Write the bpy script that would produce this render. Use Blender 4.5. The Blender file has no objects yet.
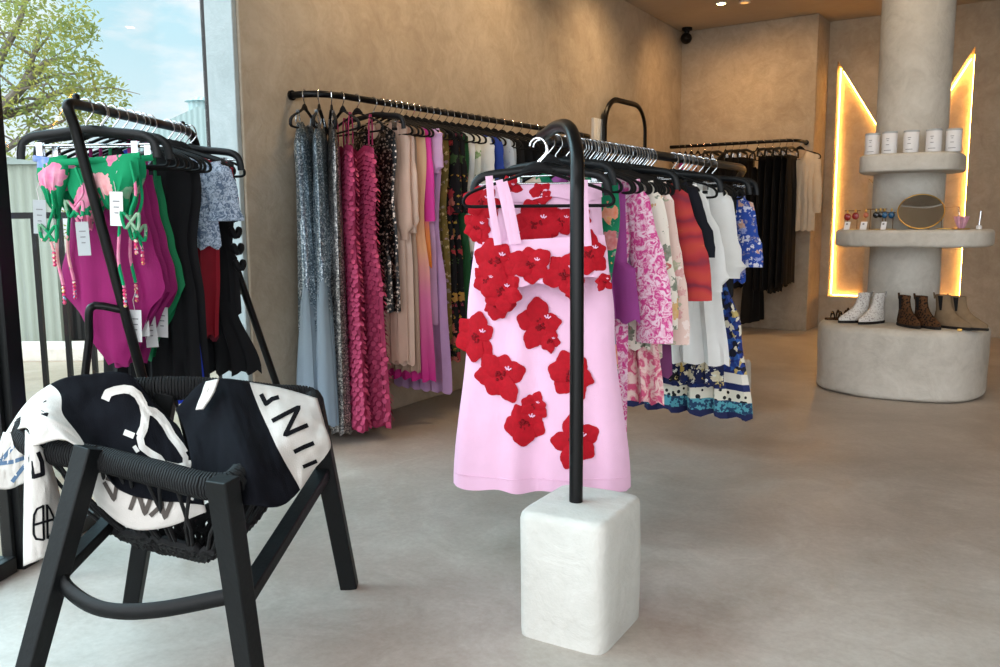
import bpy, math, random
from mathutils import Vector, Matrix, noise
from mathutils.bvhtree import BVHTree
R = math.radians; PI = math.pi
SC = bpy.context.scene; COL = SC.collection
rnd = random.Random(7)

# ------------------------------------------------------------------ camera
CH, CF = 1.25, 850.0
PITCH, YAW, ROLL = R(7.5), R(34.5), R(0.4)
FW = Vector((-math.sin(YAW)*math.cos(PITCH), math.cos(YAW)*math.cos(PITCH), -math.sin(PITCH)))
_r = Vector((math.cos(YAW), math.sin(YAW), 0)); _u = _r.cross(FW)
RT = _r*math.cos(ROLL) - _u*math.sin(ROLL); UP = _u*math.cos(ROLL) + _r*math.sin(ROLL)
EYE = Vector((0, 0, CH))
cam = bpy.data.cameras.new('camera'); cam.sensor_width = 36.0; cam.lens = CF/1000*36.0
cam.clip_start = .05; cam.clip_end = 400
co = bpy.data.objects.new('camera', cam); COL.objects.link(co)
m = Matrix((RT, UP, -FW)).transposed().to_4x4(); m.translation = EYE; co.matrix_world = m
SC.camera = co
def ray(x, y): return FW + RT*((x-500)/CF) - UP*((y-333.5)/CF)
def at(x, y, k): return EYE + ray(x, y)*k          # survey point at forward distance k
def at_y(x, y, Y): d = ray(x, y); return EYE + d*(Y/d.y)
def at_z(x, y, Z): d = ray(x, y); return EYE + d*((Z-CH)/d.z)

# ------------------------------------------------------------------ tagging
def tag(o, label=None, cat=None, group=None, kind=None):
    if label: o['label'] = label
    if cat: o['category'] = cat
    if group: o['group'] = group
    if kind: o['kind'] = kind
    return o
def empty(name, loc=(0, 0, 0), rz=0.0):
    o = bpy.data.objects.new(name, None); COL.objects.link(o)
    o.location = loc; o.rotation_euler = (0, 0, rz); o.empty_display_size = .05
    return o
def dup(o, parent=None):
    c = o.copy(); COL.objects.link(c); c.parent = parent
    for ch in [x for x in o.children]: dup(ch, c)
    return c

# ------------------------------------------------------------------ mesh builder
class MB:
    def __init__(s): s.v = []; s.f = []; s.mi = []; s.uv = []
    def add(s, vs, fs, mi=0, uvs=None):
        b = len(s.v); s.v += [tuple(p) for p in vs]
        s.uv += uvs if uvs else [(0, 0)]*len(vs)
        for k, f in enumerate(fs):
            s.f.append([b+i for i in f]); s.mi.append(mi[k] if isinstance(mi, list) else mi)
        return s
    def box(s, c, d, rz=0, mi=0, mat=None):
        vs = []
        for sx in (-.5, .5):
            for sy in (-.5, .5):
                for sz in (-.5, .5):
                    p = Vector((sx*d[0], sy*d[1], sz*d[2]))
                    p = (Matrix.Rotation(rz, 3, 'Z') @ p) if mat is None else (mat @ p)
                    vs.append(p+Vector(c))
        return s.add(vs, [(0, 1, 3, 2), (4, 6, 7, 5), (0, 4, 5, 1), (2, 3, 7, 6), (0, 2, 6, 4), (1, 5, 7, 3)], mi)
    def tube(s, pts, r, n=8, closed=False, mi=0, flat=None, up=None):
        P = [Vector(p) for p in pts]; N = len(P)
        rr = r if isinstance(r, (list, tuple)) else [r]*N
        vs = []; nrm = None
        for i in range(N):
            a = P[i-1] if (i > 0 or closed) else P[i]; b = P[(i+1) % N] if (i < N-1 or closed) else P[i]
            t = (b-a)
            if t.length < 1e-9: t = Vector((0, 0, 1))
            t.normalize()
            if up is not None: nrm = Vector(up) - t*t.dot(Vector(up))
            elif nrm is None:
                q = Vector((0, 0, 1)) if abs(t.z) < .9 else Vector((1, 0, 0)); nrm = q - t*t.dot(q)
            else: nrm = nrm - t*t.dot(nrm)
            if nrm.length < 1e-6: nrm = t.orthogonal()
            nrm.normalize(); bn = t.cross(nrm)
            fa, fb = flat if flat else (1, 1)
            for k in range(n):
                a_ = 2*PI*k/n
                vs.append(P[i]+nrm*(math.cos(a_)*rr[i]*fa)+bn*(math.sin(a_)*rr[i]*fb))
        fs = []
        for i in range(N if closed else N-1):
            j = (i+1) % N
            for k in range(n):
                k2 = (k+1) % n; fs.append((i*n+k, i*n+k2, j*n+k2, j*n+k))
        if not closed: fs += [tuple(range(n-1, -1, -1)), tuple((N-1)*n+k for k in range(n))]
        return s.add(vs, fs, mi)
    def bar(s, p0, p1, w, d, side, w1=None, d1=None, mi=0):
        p0, p1 = Vector(p0), Vector(p1); t = (p1-p0).normalized(); x = Vector(side); x = (x-t*t.dot(x)).normalized(); y = t.cross(x)
        w1 = w1 or w; d1 = d1 or d; vs = []
        c = .12
        prof = [(-1, -1+c), (-1+c, -1), (1-c, -1), (1, -1+c), (1, 1-c), (1-c, 1), (-1+c, 1), (-1, 1-c)]
        for (p, a, b) in ((p0, w, d), (p1, w1, d1)):
            for (u, v) in prof: vs.append(p+x*(u*a/2)+y*(v*b/2))
        fs = [(i, (i+1) % 8, 8+(i+1) % 8, 8+i) for i in range(8)]+[tuple(range(7, -1, -1)), tuple(range(8, 16))]
        return s.add(vs, fs, mi)
    def lathe(s, prof, n=24, c=(0, 0, 0), mi=0, shape=None):
        vs = []; fs = []
        for (r, z) in prof:
            for k in range(n):
                a = 2*PI*k/n
                sx, sy = (math.cos(a), math.sin(a)) if shape is None else shape(a)
                vs.append((c[0]+r*sx, c[1]+r*sy, c[2]+z))
        m_ = len(prof)
        for i in range(m_-1):
            for k in range(n):
                k2 = (k+1) % n; fs.append((i*n+k, i*n+k2, (i+1)*n+k2, (i+1)*n+k))
        fs += [tuple(range(n-1, -1, -1)), tuple((m_-1)*n+k for k in range(n))]
        return s.add(vs, fs, mi)
    def ball(s, c, r, n=10, mi=0, sc=(1, 1, 1)):
        vs = []; fs = []; m_ = max(4, n//2)
        for i in range(m_+1):
            th = PI*i/m_
            for k in range(n):
                a = 2*PI*k/n
                vs.append((c[0]+r*sc[0]*math.sin(th)*math.cos(a), c[1]+r*sc[1]*math.sin(th)*math.sin(a), c[2]+r*sc[2]*math.cos(th)))
        for i in range(m_):
            for k in range(n):
                k2 = (k+1) % n; fs.append((i*n+k, (i+1)*n+k, (i+1)*n+k2, i*n+k2))
        return s.add(vs, fs, mi)
    def grid(s, fn, nu, nv, mi=0, closed=False, uvfn=None):
        vs = []; uv = []; fs = []; mis = []
        nn = nu if closed else nu+1
        for j in range(nv+1):
            for i in range(nn):
                vs.append(fn(i/nu, j/nv)); uv.append((i/nu, j/nv) if uvfn is None else uvfn(i/nu, j/nv))
        for j in range(nv):
            for i in range(nu):
                i2 = (i+1) % nn if closed else i+1
                fs.append((j*nn+i, j*nn+i2, (j+1)*nn+i2, (j+1)*nn+i))
                mis.append(mi((i+.5)/nu, (j+.5)/nv) if callable(mi) else mi)
        return s.add(vs, fs, mis, uv)
    def prism(s, poly, z0, z1, mi=0):
        n = len(poly); vs = [(p[0], p[1], z0) for p in poly]+[(p[0], p[1], z1) for p in poly]
        return s.add(vs, [tuple(range(n-1, -1, -1)), tuple(range(n, 2*n))]+[(i, (i+1) % n, n+(i+1) % n, n+i) for i in range(n)], mi)
    def build(s, name, mats, parent=None, smooth=True, loc=None, rz=0, bevel=0, solid=0, subd=0):
        me = bpy.data.meshes.new(name); me.from_pydata(s.v, [], s.f)
        for m_ in (mats if isinstance(mats, (list, tuple)) else [mats]): me.materials.append(m_)
        ul = me.uv_layers.new(name='UVMap')
        for p in me.polygons:
            p.material_index = s.mi[p.index]; p.use_smooth = smooth
            for li in p.loop_indices: ul.data[li].uv = s.uv[me.loops[li].vertex_index]
        me.update()
        o = bpy.data.objects.new(name, me); COL.objects.link(o); o.parent = parent
        if loc is not None: o.location = loc; o.rotation_euler = (0, 0, rz)
        if bevel:
            b = o.modifiers.new('bevel', 'BEVEL'); b.width = bevel; b.segments = 3; b.limit_method = 'ANGLE'; b.angle_limit = R(40)
        if solid:
            b = o.modifiers.new('solid', 'SOLIDIFY'); b.thickness = solid; b.offset = 0
        if subd:
            b = o.modifiers.new('sub', 'SUBSURF'); b.levels = subd; b.render_levels = subd
        if smooth and not subd: 
            try: me.set_sharp_from_angle(angle=R(50))
            except Exception: pass
        return o

def catmull(pts, n=8, closed=False):
    P = [Vector(p) for p in pts]; N = len(P); out = []
    for i in range(N if closed else N-1):
        p1, p2 = P[i], P[(i+1) % N]
        p0 = P[i-1] if (i > 0 or closed) else p1*2-p2
        p3 = P[(i+2) % N] if (i+2 < N or closed) else p2*2-p1
        for k in range(n):
            t = k/n
            out.append(.5*((2*p1)+(p2-p0)*t+(2*p0-5*p1+4*p2-p3)*t*t+(3*p1-p0-3*p2+p3)*t**3))
    if not closed: out.append(P[-1])
    return out
def interp(tab, x):
    if x <= tab[0][0]: return tab[0][1]
    for (a, b) in zip(tab, tab[1:]):
        if x <= b[0]:
            t = (x-a[0])/(b[0]-a[0]+1e-9); t = t*t*(3-2*t); return a[1]+(b[1]-a[1])*t
    return tab[-1][1]

# ------------------------------------------------------------------ materials
def lin(c):
    return tuple((x/255/12.92 if x/255 <= .04045 else ((x/255+.055)/1.055)**2.4) for x in c)+(1,)
class NT:
    def __init__(s, name):
        s.m = bpy.data.materials.new(name); s.m.use_nodes = True; s.t = s.m.node_tree; s.t.nodes.clear()
        s.out = s.t.nodes.new('ShaderNodeOutputMaterial'); s.b = s.n('ShaderNodeBsdfPrincipled'); s.l(s.b.outputs[0], s.out.inputs[0])
        s.tc = s.n('ShaderNodeTexCoord')
    def n(s, ty, **kw):
        nd = s.t.nodes.new(ty)
        for k, v in kw.items():
            if k.startswith('i_'):
                nd.inputs[int(k[2:])].default_value = v
            elif hasattr(nd, k): setattr(nd, k, v)
            else: nd.inputs[k.replace('_', ' ')].default_value = v
        return nd
    def l(s, a, b): s.t.links.new(a, b)
    def set(s, **kw):
        for k, v in kw.items(): s.b.inputs[k.replace('_', ' ')].default_value = v
        return s
    def noise(s, scale, detail=3, rough=.55, vec=None, dist=0):
        nd = s.n('ShaderNodeTexNoise', Scale=scale, Detail=detail, Roughness=rough, Distortion=dist)
        s.l(vec if vec is not None else s.tc.outputs['Object'], nd.inputs['Vector']); return nd
    def vor(s, scale, vec=None, rnd_=1.0):
        nd = s.n('ShaderNodeTexVoronoi', Scale=scale, Randomness=rnd_)
        s.l(vec if vec is not None else s.tc.outputs['Object'], nd.inputs['Vector']); return nd
    def ramp(s, fac, stops, const=False):
        nd = s.n('ShaderNodeValToRGB'); cr = nd.color_ramp; cr.interpolation = 'CONSTANT' if const else 'LINEAR'
        while len(cr.elements) < len(stops): cr.elements.new(.5)
        for e, (p, c) in zip(cr.elements, stops): e.position = p; e.color = c if len(c) == 4 else lin(c)
        s.l(fac, nd.inputs[0]); return nd
    def mix(s, fac, a, b):
        nd = s.n('ShaderNodeMix', data_type='RGBA')
        for sock, v in ((nd.inputs[0], fac), (nd.inputs[6], a), (nd.inputs[7], b)):
            if hasattr(v, 'is_linked'): s.l(v, sock)
            else: sock.default_value = v
        return nd.outputs[2]
    def math(s, op, a, b=None):
        nd = s.n('ShaderNodeMath', operation=op)
        for sock, v in ((nd.inputs[0], a), (nd.inputs[1], b)):
            if v is None: continue
            if hasattr(v, 'is_linked'): s.l(v, sock)
            else: sock.default_value = v
        return nd.outputs[0]
    def color(s, c): s.l(c, s.b.inputs['Base Color']); return s
    def bump(s, h, strength=.2, dist=.01):
        nd = s.n('ShaderNodeBump', Strength=strength, Distance=dist); s.l(h, nd.inputs['Height']); s.l(nd.outputs[0], s.b.inputs['Normal']); return s
    def warp(s, scale, amt):
        nz = s.noise(scale, 2); v = s.n('ShaderNodeVectorMath', operation='SUBTRACT'); s.l(nz.outputs['Color'], v.inputs[0]); v.inputs[1].default_value = (.5, .5, .5)
        w = s.n('ShaderNodeVectorMath', operation='SCALE'); s.l(v.outputs[0], w.inputs[0]); w.inputs['Scale'].default_value = amt
        a = s.n('ShaderNodeVectorMath', operation='ADD'); s.l(s.tc.outputs['Object'], a.inputs[0]); s.l(w.outputs[0], a.inputs[1]); return a.outputs[0]
    def uvv(s):
        sx = s.n('ShaderNodeSeparateXYZ'); s.l(s.tc.outputs['UV'], sx.inputs[0]); return sx.outputs[1]
def plain(name, c, rough=.85, var=.12, nscale=6, bump=.15, bscale=220, metal=0, sheen=0, spec=.3):
    t = NT(name); t.set(Roughness=rough, Metallic=metal, Specular_IOR_Level=spec)
    a = lin(c); d = tuple(x*(1-var) for x in a[:3])+(1,); e = tuple(min(1, x*(1+var*.6)) for x in a[:3])+(1,)
    nz = t.noise(nscale, 4); t.color(t.ramp(nz.outputs[0], [(.3, d), (.7, e)]).outputs[0])
    if sheen: t.set(Sheen_Weight=sheen)
    if bump: t.bump(t.noise(bscale, 2).outputs[0], bump, .004)
    return t.m
def sequin(name, cols, scale=240, metal=.8, rough=.28, bumps=.9):
    t = NT(name); v = t.vor(scale); sx = t.n('ShaderNodeSeparateColor'); t.l(v.outputs['Color'], sx.inputs[0])
    n_ = len(cols); t.color(t.ramp(sx.outputs[0], [(i/n_, c) for i, c in enumerate(cols)], True).outputs[0])
    t.set(Metallic=metal, Roughness=rough); t.bump(sx.outputs[1], bumps, .004); return t.m
def floral(name, bg, layers, rough=.8, bgvar=None):
    """layers: (cell scale, radius, [colours], warp)"""
    t = NT(name); t.set(Roughness=rough, Specular_IOR_Level=.25)
    cur = t.ramp(t.noise(14, 3).outputs[0], [(.35, lin(bg)), (.65, lin(bgvar or bg))]).outputs[0]
    for (sc, rad, cols, wp) in layers:
        vec = t.warp(sc*2.2, wp); v = t.vor(sc, vec)
        sx = t.n('ShaderNodeSeparateColor'); t.l(v.outputs['Color'], sx.inputs[0])
        petal = t.noise(sc*5, 1).outputs[0]
        d = t.math('ADD', v.outputs['Distance'], t.math('MULTIPLY', t.math('SUBTRACT', petal, .5), .5))
        mask = t.math('LESS_THAN', d, rad)
        n_ = len(cols); c = t.ramp(sx.outputs[0], [(i/n_, k) for i, k in enumerate(cols)], True).outputs[0]
        c = t.mix(t.math('MULTIPLY', petal, .35), c, (0, 0, 0, 1)) if sum(bg) < 200 else t.mix(t.math('MULTIPLY', petal, .5), c, lin((255, 240, 235)))
        cur = t.mix(mask, cur, c)
    t.color(cur); t.bump(t.noise(240, 2).outputs[0], .12, .004); return t.m
def toile(name, a, b, scale=22, th=.5, soft=.06, dist=1.5):
    t = NT(name); t.set(Roughness=.8, Specular_IOR_Level=.25)
    nz = t.noise(scale, 6, .65, dist=dist); t.color(t.ramp(nz.outputs[0], [(th-soft, a), (th+soft, b)]).outputs[0]); t.bump(t.noise(240, 2).outputs[0], .1, .004); return t.m
def ombre(name, stops, rough=.75):
    t = NT(name); t.set(Roughness=rough, Specular_IOR_Level=.25)
    f = t.math('ADD', t.uvv(), t.math('MULTIPLY', t.math('SUBTRACT', t.noise(8, 3).outputs[0], .5), .08))
    t.color(t.ramp(f, stops).outputs[0]); t.bump(t.noise(240, 2).outputs[0], .1, .004); return t.m

def plaster(name, c1, c2, c3, rough=.75, b=.35):
    t = NT(name); t.set(Roughness=rough, Specular_IOR_Level=.3)
    n1 = t.noise(1.1, 6, .6, dist=.6); n2 = t.noise(5.5, 6, .65, dist=1.2); n3 = t.noise(38, 4, .6)
    f = t.math('ADD', t.math('MULTIPLY', n1.outputs[0], .5), t.math('ADD', t.math('MULTIPLY', n2.outputs[0], .38), t.math('MULTIPLY', n3.outputs[0], .12)))
    t.color(t.ramp(f, [(.36, c1), (.5, c2), (.64, c3)]).outputs[0])
    h = t.math('ADD', t.math('MULTIPLY', n2.outputs[0], 1.0), t.math('MULTIPLY', n3.outputs[0], .35))
    t.bump(h, b, .02); return t.m
M = {}
M['wall'] = plaster('taupe_plaster', (160, 146, 128), (178, 165, 147), (194, 183, 166))
M['column'] = plaster('grey_plaster', (180, 176, 167), (200, 196, 187), (214, 211, 203))
M['reveal'] = plaster('daylight_tinted_plaster', (150, 160, 162), (164, 174, 176), (178, 187, 189))  # wall plaster made paler and bluer, window daylight put into the colour
M['white_plaster'] = plaster('white_plaster', (186, 184, 178), (198, 196, 190), (208, 206, 201), .8, .4)
M['ceiling'] = plaster('ceiling_paint', (186, 170, 150), (192, 177, 157), (197, 183, 164), .85, .08)
def floor_mat():
    t = NT('polished_cement'); t.set(Specular_IOR_Level=.4)
    n1 = t.noise(.8, 6, .6, dist=.8); n2 = t.noise(4, 7, .68, dist=1.6); n3 = t.noise(45, 5, .7)
    f = t.math('ADD', t.math('MULTIPLY', n1.outputs[0], .45), t.math('ADD', t.math('MULTIPLY', n2.outputs[0], .35), t.math('MULTIPLY', n3.outputs[0], .2)))
    t.color(t.ramp(f, [(.36, (150, 140, 129)), (.5, (172, 163, 154)), (.64, (194, 187, 179))]).outputs[0])
    t.l(t.ramp(n2.outputs[0], [(.3, (.36, .36, .36, 1)), (.7, (.55, .55, .55, 1))]).outputs[0], t.b.inputs['Roughness'])
    t.bump(t.math('ADD', n2.outputs[0], t.math('MULTIPLY', n3.outputs[0], .5)), .12, .008); return t.m
M['floor'] = floor_mat()
M['black_metal'] = plain('black_metal', (8, 8, 10), .33, .1, bump=0, spec=.25)
M['frame_black'] = plain('black_frame', (14, 16, 18), .45, .1, bump=0, spec=.4)
M['velvet'] = plain('black_velvet', (13, 13, 15), .8, .1, bump=.1)
M['plastic'] = plain('charcoal_plastic', (17, 19, 22), .45, .1, bump=0, spec=.3)
M['chrome'] = plain('chrome', (215, 218, 222), .18, .03, bump=0, metal=1)
M['gold'] = plain('gold', (212, 172, 96), .3, .05, bump=0, metal=1)
M['wood_black'] = plain('black_stained_wood', (11, 13, 15), .5, .25, 12, .25, 60, spec=.25)
M['rope'] = plain('black_rope', (19, 19, 21), .75, .2, 30, .4, 140)
M['towel_black'] = plain('black_cotton', (13, 14, 19), .95, .1, 10, .3, 300, spec=.1)
M['towel_white'] = plain('white_cotton', (204, 199, 194), .95, .06, 10, .35, 260, spec=.1)
M['towel_ink'] = plain('black_ink', (18, 18, 22), .95, .1, 10, .2, 300, spec=.1)
M['towel_blue'] = plain('slate_ink', (88, 112, 140), .95, .2, 30, .2, 300, spec=.1)
M['towel_grey'] = plain('grey_ink', (84, 78, 74), .95, .1, 10, .2, 300, spec=.1)
M['tag'] = plain('white_card', (232, 232, 234), .7, .03, bump=0)
M['tag_grey'] = plain('grey_card', (176, 182, 186), .7, .03, bump=0)
M['ink'] = plain('print_ink', (128, 128, 132), .8, .05, bump=0)
M['cord'] = plain('white_cord', (225, 215, 220), .8, .05, bump=0)

# ------------------------------------------------------------------ setting
def struct(o): o['kind'] = 'structure'; return o
WX = lambda Y: -3.69-(Y-3.0)*.060        # face of the left wall
CZ = 3.45
mb = MB(); mb.prism([(-2.02, -1.2), (3.2, -1.2), (3.2, 10.6), (-4.4, 10.6), (-4.4, 3.0), (-3.98, 3.0)], -.12, 0); struct(mb.build('floor', M['floor'], smooth=False))
mb = MB(); mb.prism([(-2.02, -1.2), (3.2, -1.2), (3.2, 10.6), (-4.4, 10.6), (-4.4, 3.0), (-3.98, 3.0)], CZ, CZ+.15); struct(mb.build('ceiling', M['ceiling'], smooth=False))
mb = MB(); mb.prism([(WX(3), 3.0), (WX(10.4), 10.4), (-4.45, 10.4), (-3.985, 3.0)], 0, CZ); struct(mb.build('wall_left', M['wall'], smooth=False, bevel=.012))
mb = MB(); mb.box((-3.812, 2.985, CZ/2), (.225, .03, CZ)); struct(mb.build('daylit_reveal_1', M['reveal'], smooth=False, bevel=.006))  # slab added over the wall end, its pale colour stands for window light
mb = MB(); mb.box((-3.52, 10.05, CZ/2), (1.96, .5, CZ)); struct(mb.build('wall_back', M['wall'], smooth=False, bevel=.01))
mb = MB(); mb.box((3.1, 6.9, CZ/2), (.2, 7.0, CZ)); struct(mb.build('wall_right', M['wall'], smooth=False))
# niche wall, its recesses are real openings in a thick wall
NY = 10.30
def niche_wall():
    import bmesh
    L = [(-2.445, .36), (-2.065, .36), (-2.065, 1.70), (-1.95, 1.57), (-1.86, 1.57), (-1.86, 2.06), (-2.445, 3.02)]
    Rr = [(-1.085, .36), (-1.085, 3.02), (-1.64, 2.06), (-1.64, 1.57), (-1.55, 1.57), (-1.46, 1.70), (-1.46, .36)]
    bm = bmesh.new(); es = []
    def loop(pts):
        vs = [bm.verts.new((x, NY, z)) for x, z in pts]
        for a, b in zip(vs, vs[1:]+vs[:1]): es.append(bm.edges.new((a, b)))
        return vs
    loop([(-2.6, 0), (3.1, 0), (3.1, CZ), (-2.6, CZ)]); loop(L); loop(Rr)
    bmesh.ops.triangle_fill(bm, use_beauty=True, use_dissolve=False, edges=es, normal=(0, -1, 0))
    for poly in (L, Rr):
        f = [bm.verts.new((x, NY, z)) for x, z in poly]; b = [bm.verts.new((x, NY+.14, z)) for x, z in poly]
        n = len(poly)
        for i in range(n): bm.faces.new((f[i], f[(i+1) % n], b[(i+1) % n], b[i]))
        bm.faces.new(b)
    me = bpy.data.meshes.new('wall_niche'); bm.to_mesh(me); bm.free(); me.materials.append(M['wall'])
    o = bpy.data.objects.new('wall_niche', me); COL.objects.link(o); return struct(o)
niche_wall()
def emit(name, c, st):
    t = NT(name); t.set(Emission_Color=lin(c), Emission_Strength=st, Base_Color=lin(c)); return t.m
M['led'] = emit('warm_led', (255, 184, 88), 55)
M['lamp_dim'] = emit('dim_lamp_glow', (255, 190, 110), .9)
M['lamp'] = emit('lamp_glow', (255, 214, 150), 30)
for side, pl in (('left', [(-2.445, .36), (-2.445, 3.01), (-1.875, 2.06)]), ('right', [(-1.085, .36), (-1.085, 3.01), (-1.625, 2.06)])):
    s_ = 1 if side == 'left' else -1
    t = empty('led_strip', (pl[0][0], NY, .36)); o0 = Vector((pl[0][0], NY, .36))
    tag(t, 'warm glowing light strip around the tall %s blade-shaped wall niche' % ('left' if s_ == 1 else 'right'), 'light strip', 'strips in the two wall niches')
    ins = .012
    a = Vector((pl[0][0]+s_*ins, NY+.115, .38))-o0; b = Vector((pl[1][0]+s_*ins, NY+.115, 2.95))-o0; c = Vector((pl[2][0], NY+.115, 2.045))-o0
    MB().bar(a, b, .007, .007, (0, 1, 0)).build('vertical_strip', M['led'], t, smooth=False)
    b2 = b+Vector((s_*.03, 0, -.04)); MB().bar(b2, c, .007, .007, (0, 1, 0)).build('sloping_strip', M['led'], t, smooth=False)
    inner = pl[0][0]+s_*.37
    a = Vector((pl[0][0]+s_*.03, NY+.115, .372))-o0; b = Vector((inner, NY+.115, .372))-o0
    MB().bar(a, b, .007, .007, (0, 1, 0)).build('floor_strip', M['led'], t, smooth=False)
# shopfront on the window line
WA, WB = Vector((-3.95, 3.0, 0)), Vector((-3.18, 1.48, 0)); wd = (WB-WA).normalized(); WCc = WB+wd*2.6
wn = Vector((wd.y, -wd.x, 0)); wrz = math.atan2(wd.y, wd.x)
def glass_mat():
    t = NT('window_glass'); t.t.nodes.remove(t.b)
    tr = t.n('ShaderNodeBsdfTransparent'); tr.inputs[0].default_value = (.97, .99, .995, 1); gl = t.n('ShaderNodeBsdfGlossy'); gl.inputs['Roughness'].default_value = .0
    fr = t.n('ShaderNodeLayerWeight'); fr.inputs[0].default_value = .5; fc = t.math('ADD', t.math('MULTIPLY', t.math('POWER', fr.outputs[1], 5.0), .6), .012); mx = t.n('ShaderNodeMixShader')
    t.l(fc, mx.inputs[0]); t.l(tr.outputs[0], mx.inputs[1]); t.l(gl.outputs[0], mx.inputs[2]); t.l(mx.outputs[0], t.out.inputs[0]); return t.m
M['glass'] = glass_mat()
def window(i, A, B, w0=.05, w1=.05):
    t = empty('window_%d' % i, A); struct(t); L = (B-A).length; z = Vector((0, 0, 1))
    MB().bar(wd*(w0/2), wd*(w0/2)+z*CZ, w0, .04, wd).build('frame_post', M['frame_black'], t, smooth=False)
    if w1: MB().bar(wd*(L-w1/2), wd*(L-w1/2)+z*CZ, w1, .09, wd).build('frame_post', M['frame_black'], t, smooth=False)
    MB().bar(wd*w0+z*.03, wd*(L-w1)+z*.03, .06, .07, z).build('bottom_rail', M['frame_black'], t, smooth=False)
    MB().bar(wd*w0+z*(CZ-.05), wd*(L-w1)+z*(CZ-.05), .1, .07, z).build('top_rail', M['frame_black'], t, smooth=False)
    MB().bar(wd*(L/2)+z*.06, wd*(L/2)+z*(CZ-.1), L-w0-w1, .01, wd).build('pane', M['glass'], t, smooth=False)
window(1, WA, WB+wd*.045, .02, .085)
window(2, WB+wd*.05, WCc, .02, .05)

# ceiling downlights
def downlight(x, y, label, aim=None, power=60, col=(1, .72, .42), size=70, dim=False):
    t = empty('downlight', (x, y, CZ)); tag(t, label, 'ceiling light', 'downlights in the ceiling')
    MB().lathe([(.055, 0), (.06, -.012), (.045, -.014), (.04, -.004)], 24).build('trim_ring', M['white_metal'], t)
    MB().lathe([(.001, -.0155), (.038, -.0155), (.038, -.006), (.001, -.006)], 20).build('lens', M['lamp_dim' if dim else 'lamp'], t)
    ld = bpy.data.lights.new('spot', 'SPOT'); ld.energy = power*.5; ld.color = col; ld.spot_size = R(size); ld.spot_blend = 1.0; ld.shadow_soft_size = .12
    lo = bpy.data.objects.new('spot', ld); COL.objects.link(lo); lo.location = (x, y, CZ-.03)
    d = Vector(aim or (x, y, 0))-lo.location; lo.rotation_euler = d.to_track_quat('-Z', 'Y').to_euler()
M['white_metal'] = plain('white_enamel', (235, 235, 232), .4, .02, bump=0)
W = (1, .68, .38)
downlight(-3.24, 8.74, 'round glowing downlight nearest the wall corner', (-3.9, 9.3, 1.9), 125, (1, .58, .25), 130)
downlight(-3.03, 8.84, 'dimmer round downlight just right of its glowing twin', (-2.9, 9.75, 1.9), 120, (1, .58, .25), 130, True)
for (x, y, ax, ay, az, p) in ((-3.1, 7.2, -3.95, 7.25, 2.0, 190), (-2.9, 5.6, -3.84, 5.4, 2.3, 175), (-2.9, 4.0, -3.75, 4.0, 2.4, 165), (-1.1, 5.6, -1.1, 6.8, 2.2, 90), (-1.9, 8.6, -1.75, 10.0, 2.0, 70), (.6, 7.4, .6, 7.6, 0, 60), (-.4, 5.0, -.4, 5.2, 0, 60), (-1.6, 7.6, -1.6, 7.8, 0, 50)):
    downlight(x, y, 'unseen ceiling downlight above the frame, there to light the room', (ax, ay, az), p, W, 125)  # unseen: wall spots follow warm pools there, floor spots added to warm the floor

# camera dome in the corner
t = empty('security_camera', (-3.965, 9.62, 3.42)); tag(t, 'small black security camera high in the wall corner', 'camera')
MB().lathe([(.06, .03), (.06, .0), (.03, -.01), (.025, -.04)], 20).build('mount', M['black_metal'], t)
MB().ball((0, -.02, -.09), .065, 16).build('body', M['black_metal'], t)
MB().lathe([(.02, 0), (.03, .012), (.001, .012)], 14, (0.03, -.06, -.11)).build('lens', M['plastic'], t)

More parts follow.
